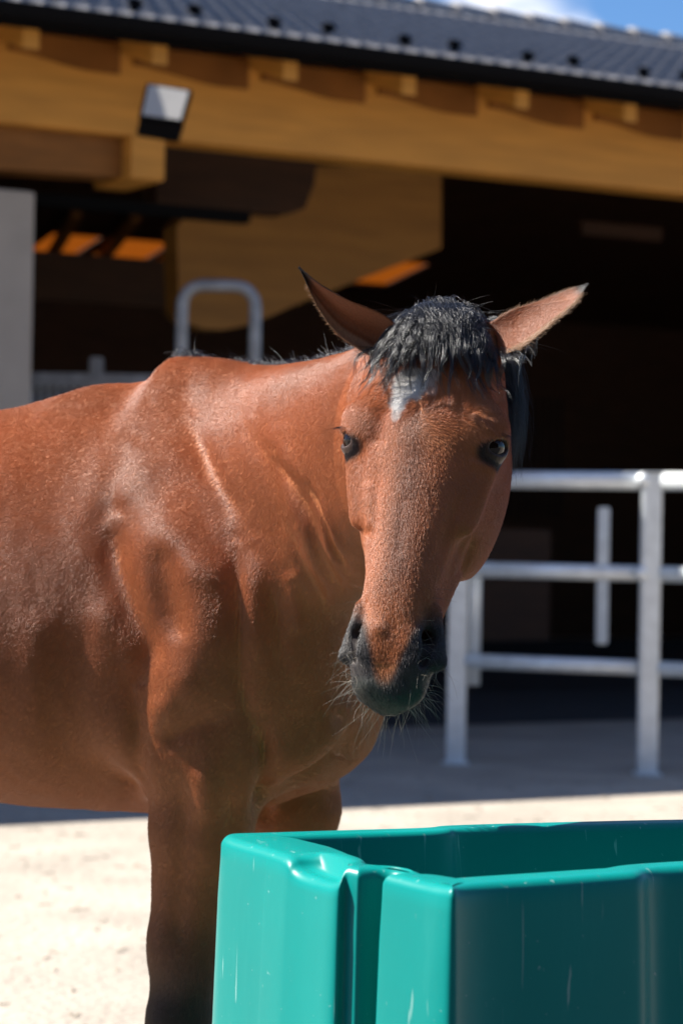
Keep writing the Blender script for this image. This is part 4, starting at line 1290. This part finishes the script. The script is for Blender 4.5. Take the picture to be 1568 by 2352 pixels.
# mane: crest line from poll to withers, falling to the far side
crest = []
for i in range(len(NKC)):
    up = np.array([0, 0, 1.0]) - NKT[i] * NKT[i][2]; up /= np.linalg.norm(up)
    crest.append(NKC[i] + up * NKRR[i, 0] * .97)
crest = np.array([list(P(*a)) for a in ((405, 826, 4.22), (450, 826, 4.19))] + crest[4:])
n = 5200; K = 10; u = np.linspace(0, 1, K)[None, :, None]
q = rng.uniform(0, len(crest) - 1.01, n); i = q.astype(int); f = (q - i)[:, None]
root = crest[i] * (1 - f) + crest[i + 1] * f
far = np.array([.30, .95, 0]); 
cl = np.floor(q * 9); crn = np.random.default_rng(3).normal(0, 1, (400, 3))[cl.astype(int)]
L = rng.uniform(.10, .20, (n, 1, 1))
side = np.cross(np.gradient(crest, axis=0)[i], [0, 0, 1.0]); side /= np.linalg.norm(side, axis=1)[:, None]
side[(side @ far) < 0] *= -1
side = side[:, None, :]; root = root[:, None, :] + rng.normal(0, .004, (n, 1, 3))
z1 = np.array([0, 0, 1.0])
st_ = root + side * (L * .55 * np.sin(u * 1.4)) + z1 * (.007 * np.sin(np.pi * np.clip(u * 2.2, 0, 1)) * (1 + .6 * crn[:, None, :1]) - L * .95 * u**2) + crn[:, None, :] * .012 * u + rng.normal(0, 1, (n, 1, 3)) * .006 * u
# bristle that stands up over the crest on the near side
n2 = 1500; q = rng.uniform(0, len(crest) - 1.01, n2); i = q.astype(int); f = (q - i)[:, None]
root2 = (crest[i] * (1 - f) + crest[i + 1] * f)[:, None, :] + rng.normal(0, .003, (n2, 1, 3))
tan = np.gradient(crest, axis=0)[i]; tan /= np.linalg.norm(tan, axis=1)[:, None]
L2 = rng.uniform(.015, .040, (n2, 1, 1))
st2 = root2 + (z1 * .55 * u - tan[:, None, :] * .8 * u) * L2 + rng.normal(0, 1, (n2, 1, 3)) * L2 * .3 * u**1.5 - z1 * L2 * .35 * u**2
# hanging lock behind the head on the far side
n3 = 1500
u3 = np.linspace(0, 1, K)
pa = np.array([list(P(*a)) for a in ((1090, 760, 3.62), (1140, 790, 3.66), (1168, 880, 3.66), (1176, 980, 3.65), (1166, 1085, 3.64))])
base = cubic_rows(u3 * 4, np.arange(5), pa)[None]
o3 = rng.normal(0, 1, (n3, 1, 3)) * np.array([.008, .016, .004]); ln3 = rng.uniform(.55, 1.02, (n3, 1))
idx = np.clip(u3[None, :] * ln3 * (K - 1), 0, K - 1.001); ii = idx.astype(int); ff = (idx - ii)[..., None]
bs = base[0][ii] * (1 - ff) + base[0][ii + 1] * ff
st3 = bs + o3 + rng.normal(0, .008, (n3, 1, 3)) * (u3[None, :, None])**2 + .004 * np.sin(9 * u3[None, :, None] + rng.uniform(0, 6, (n3, 1, 1)))
hair_obj('mane', np.concatenate([st_, st3]), M['mane'], .0003, horse)
hair_obj('crest_hair', st2, M['mane'], .00022, horse)
# whiskers
def whisk(n, tr, sr, fr_, L, droop, outw):
    t = rng.uniform(*tr, n); s = rng.uniform(*sr, n); f = rng.uniform(*fr_, n)
    root = from_head(0, 0, 0) + HK * (np.outer(t, HD) + np.outer(s * HW, HS) + np.outer(f, HF))
    # pull the roots onto the skin
    for _ in range(14):
        e = 1e-3
        d = head(root)
        g = np.stack([(head(root + np.eye(3)[a] * e) - d) / e for a in range(3)], 1)
        g /= np.maximum(np.linalg.norm(g, axis=1), 1e-6)[:, None]
        root = root - g * d[:, None] * .8
    ln = rng.uniform(*L, (n, 1, 1)); u = np.linspace(0, 1, 10)[None, :, None]
    dirn = g + outw * rng.normal(0, 1, (n, 3)); dirn /= np.linalg.norm(dirn, axis=1)[:, None]
    bend = rng.normal(0, 1, (n, 1, 3))
    return root[:, None, :] + dirn[:, None, :] * ln * u + (np.array([0, 0, -1.0]) * droop + bend * .35) * ln * u**2
W1 = whisk(110, (.565, .605), (-.045, .045), (-.13, -.06), (.02, .055), .5, .45)
W2 = whisk(95, (.52, .59), (-.07, -.03), (-.10, -.03), (.015, .05), .35, .5)
W3 = whisk(45, (.50, .59), (.03, .07), (-.10, -.03), (.012, .035), .4, .4)
W4 = whisk(24, (.42, .52), (-.06, .05), (-.05, 0), (.012, .03), .3, .4)
hair_obj('whiskers', np.concatenate([W1, W2, W3, W4]), M['whisker'], .00022, horse)
# eyelashes
LS = []
for sg in (1, -1):
    n = 46; a = rng.uniform(-1, 1, n)
    root = np.array([EYE[sg][0] - .010 + .004 * a**2, 0, 0])[:, None] if False else None
    c = np.array(EYE[sg])
    t = c[0] - ER * .62 + .003 * a**2; s = c[1] + sg * ER * (.78 - .25 * a * 0) + 0 * a; f = c[2] + ER * (.62 + 0 * a)
    P0 = np.stack([t + .009 * a * .3, s - sg * .010 * a, f + .008 * a], 1)
    w0 = HO + HK * (P0[:, :1] * HD + P0[:, 1:2] * HW * HS + P0[:, 2:] * HF)
    dr = (HS * sg * .8 + HF * .8 + HD * .25); dr /= np.linalg.norm(dr)
    u = np.linspace(0, 1, 6)[None, :, None]
    LS.append(w0[:, None] + (dr + rng.normal(0, .22, (n, 1, 3))) * .013 * u + HD * .006 * u**2)
hair_obj('eyelashes', np.concatenate(LS), M['mane'], .0002, horse)
# ear fringes
def fringe(E_, n, col, L, edge=1.0):
    F_ = E_[5]; nu, nv = F_.shape[:2]
    uu = rng.uniform(.12, .9, n); vv = np.clip(edge - np.abs(rng.normal(0, .07, n)), 0, 1) if edge > .5 else np.abs(rng.normal(0, .05, n))
    a = uu * (nu - 1.001); b = vv * (nv - 1.001); i, j = a.astype(int), b.astype(int)
    root = F_[i, j]
    out_ = F_[i, -1] - F_[i, 0]; out_ /= np.linalg.norm(out_, axis=1)[:, None]
    if edge < .5: out_ = -out_
    tip = F_[-1, nv // 2] - F_[0, nv // 2]; tip /= np.linalg.norm(tip)
    d_ = out_ * .6 + tip * .75 + np.array([0, -.35, 0]) + rng.normal(0, .25, (n, 3))
    ln = rng.uniform(*L, (n, 1, 1)) * (1 - .5 * uu)[:, None, None]; u = np.linspace(0, 1, 5)[None, :, None]
    return root[:, None] + d_[:, None] * ln * u
M['ear_hair'] = hair_mat('ear_hair', (.34, .19, .10), .5)
hair_obj('ear_fringe', np.concatenate([fringe(earL, 1500, 0, (.006, .014)), fringe(earR, 1500, 0, (.006, .016)), fringe(earR, 500, 0, (.004, .010), 0)]), M['ear_hair'], .00016, horse)
# ---- short coat of the whole visible horse
M['fur'] = hair_mat('bay_hair', (.2, .1, .05), .40, .55, attr=True, var=.15)
AVV = np.concatenate(AV); AQQ = np.concatenate(AQ); ACC = np.concatenate(AC)
NN = vnormals(AVV, AQQ)
e1 = np.linalg.norm(np.cross(AVV[AQQ[:, 1]] - AVV[AQQ[:, 0]], AVV[AQQ[:, 3]] - AVV[AQQ[:, 0]]), axis=1)
cq = AVV[AQQ].mean(1); uvq = project(cq); tocq = np.array([0, 0, CAMH]) - cq
nq = NN[AQQ[:, 0]]; fq = (nq * tocq).sum(1) / np.linalg.norm(tocq, axis=1)
vis = (uvq[:, 0] > -120) & (uvq[:, 0] < 1400) & (uvq[:, 1] > 560) & (uvq[:, 1] < 2450) & (fq > -.4)
hq = to_head(cq); hd_ = (hq[:, 2] > -.27) & (hq[:, 0] > -.06) & (cq[:, 1] < 3.66)
isear = np.zeros(len(AQQ), bool); isear[len(HQ):] = True
wgt = e1 * vis * np.where(hd_, 1.15, 1)
# none on the bare nostrils and the eye
for sg in (1, -1):
    wgt[np.linalg.norm(hq - EYE[sg], axis=1) < ER * 1.25] = 0
wgt[(hq[:, 0] > .55) & hd_] *= .15
wgt[(hq[:, 0] > .47) & (np.abs(hq[:, 1]) > .03) & hd_] *= .5
wgt[hd_ & (nostril(np.stack([hq[:, 0], np.abs(hq[:, 1]), hq[:, 2]], 1)) < .0005)] = 0
N_FUR = globals().get('N_FUR', 2300000)
ch = rng.choice(len(AQQ), N_FUR, p=wgt / wgt.sum())
a, b = rng.random((N_FUR, 1)), rng.random((N_FUR, 1))
q = AQQ[ch]
bil = lambda X: (X[q[:, 0]] * (1 - a) + X[q[:, 1]] * a) * (1 - b) + (X[q[:, 3]] * (1 - a) + X[q[:, 2]] * a) * b
rt, nn = bil(AVV), bil(NN); nn /= np.linalg.norm(nn, axis=1)[:, None]; cc = bil(ACC)
hr = to_head(rt); onh = hd_[ch]
# lie of the coat: backwards and down on the body, down the face with a whorl between the eyes
bx = np.array([BL_[0], BL_[1], 0])
flow = np.tile(-bx * .75 + np.array([0, 0, -.75]), (N_FUR, 1))
fl_n = np.exp(-((to_body(rt)[:, 0] - .2) / .2)**2)
flow[:, 2] -= .4 * fl_n
wh = np.stack([hr[:, 0] - .165, hr[:, 1] - .002], 1); wr = np.hypot(*wh.T) + 1e-4
ca, sa = wh[:, 0] / wr, wh[:, 1] / wr
tw = .6
hx = HD[None] * (ca * math.cos(tw) - sa * math.sin(tw))[:, None] + HS[None] * (sa * math.cos(tw) + ca * math.sin(tw))[:, None]
kk = ss(wr, .10, .03)[:, None]
hflow = (hx * (.35 + .65 * kk) + (HD[None] * 1.0 + HS[None] * (np.sign(hr[:, 1]) * ss(np.abs(hr[:, 1]), .03, .09) * .35)[:, None]) * (1 - kk))
flow[onh] = hflow[onh]
if isear[ch].any():
    fe = isear[ch]; lft = rt[:, 0] < .14
    flow[fe & lft] = np.array([-.75, 0, .6]); flow[fe & ~lft] = np.array([.85, 0, .45])
flow -= nn * (flow * nn).sum(1)[:, None]; flow /= np.maximum(np.linalg.norm(flow, axis=1), 1e-6)[:, None]
dr = flow + nn * np.where(onh, .20, .13)[:, None] * rng.uniform(.4, 1.5, (N_FUR, 1)) + 0 + rng.normal(0, 1, (N_FUR, 3)) * np.where(onh, .10, .05)[:, None]
ln = np.where(onh, .0055, .0062)[:, None, None] * rng.uniform(.6, 1.25, (N_FUR, 1, 1))
u = np.array([0, .5, 1.0])[None, :, None]
fur = (rt - nn * .0001)[:, None] + dr[:, None] * ln * u - nn[:, None] * ln * .05 * u**2
hair_obj('short_coat', fur, M['fur'], np.where(onh, .00019, .00017), horse, cc, .4)
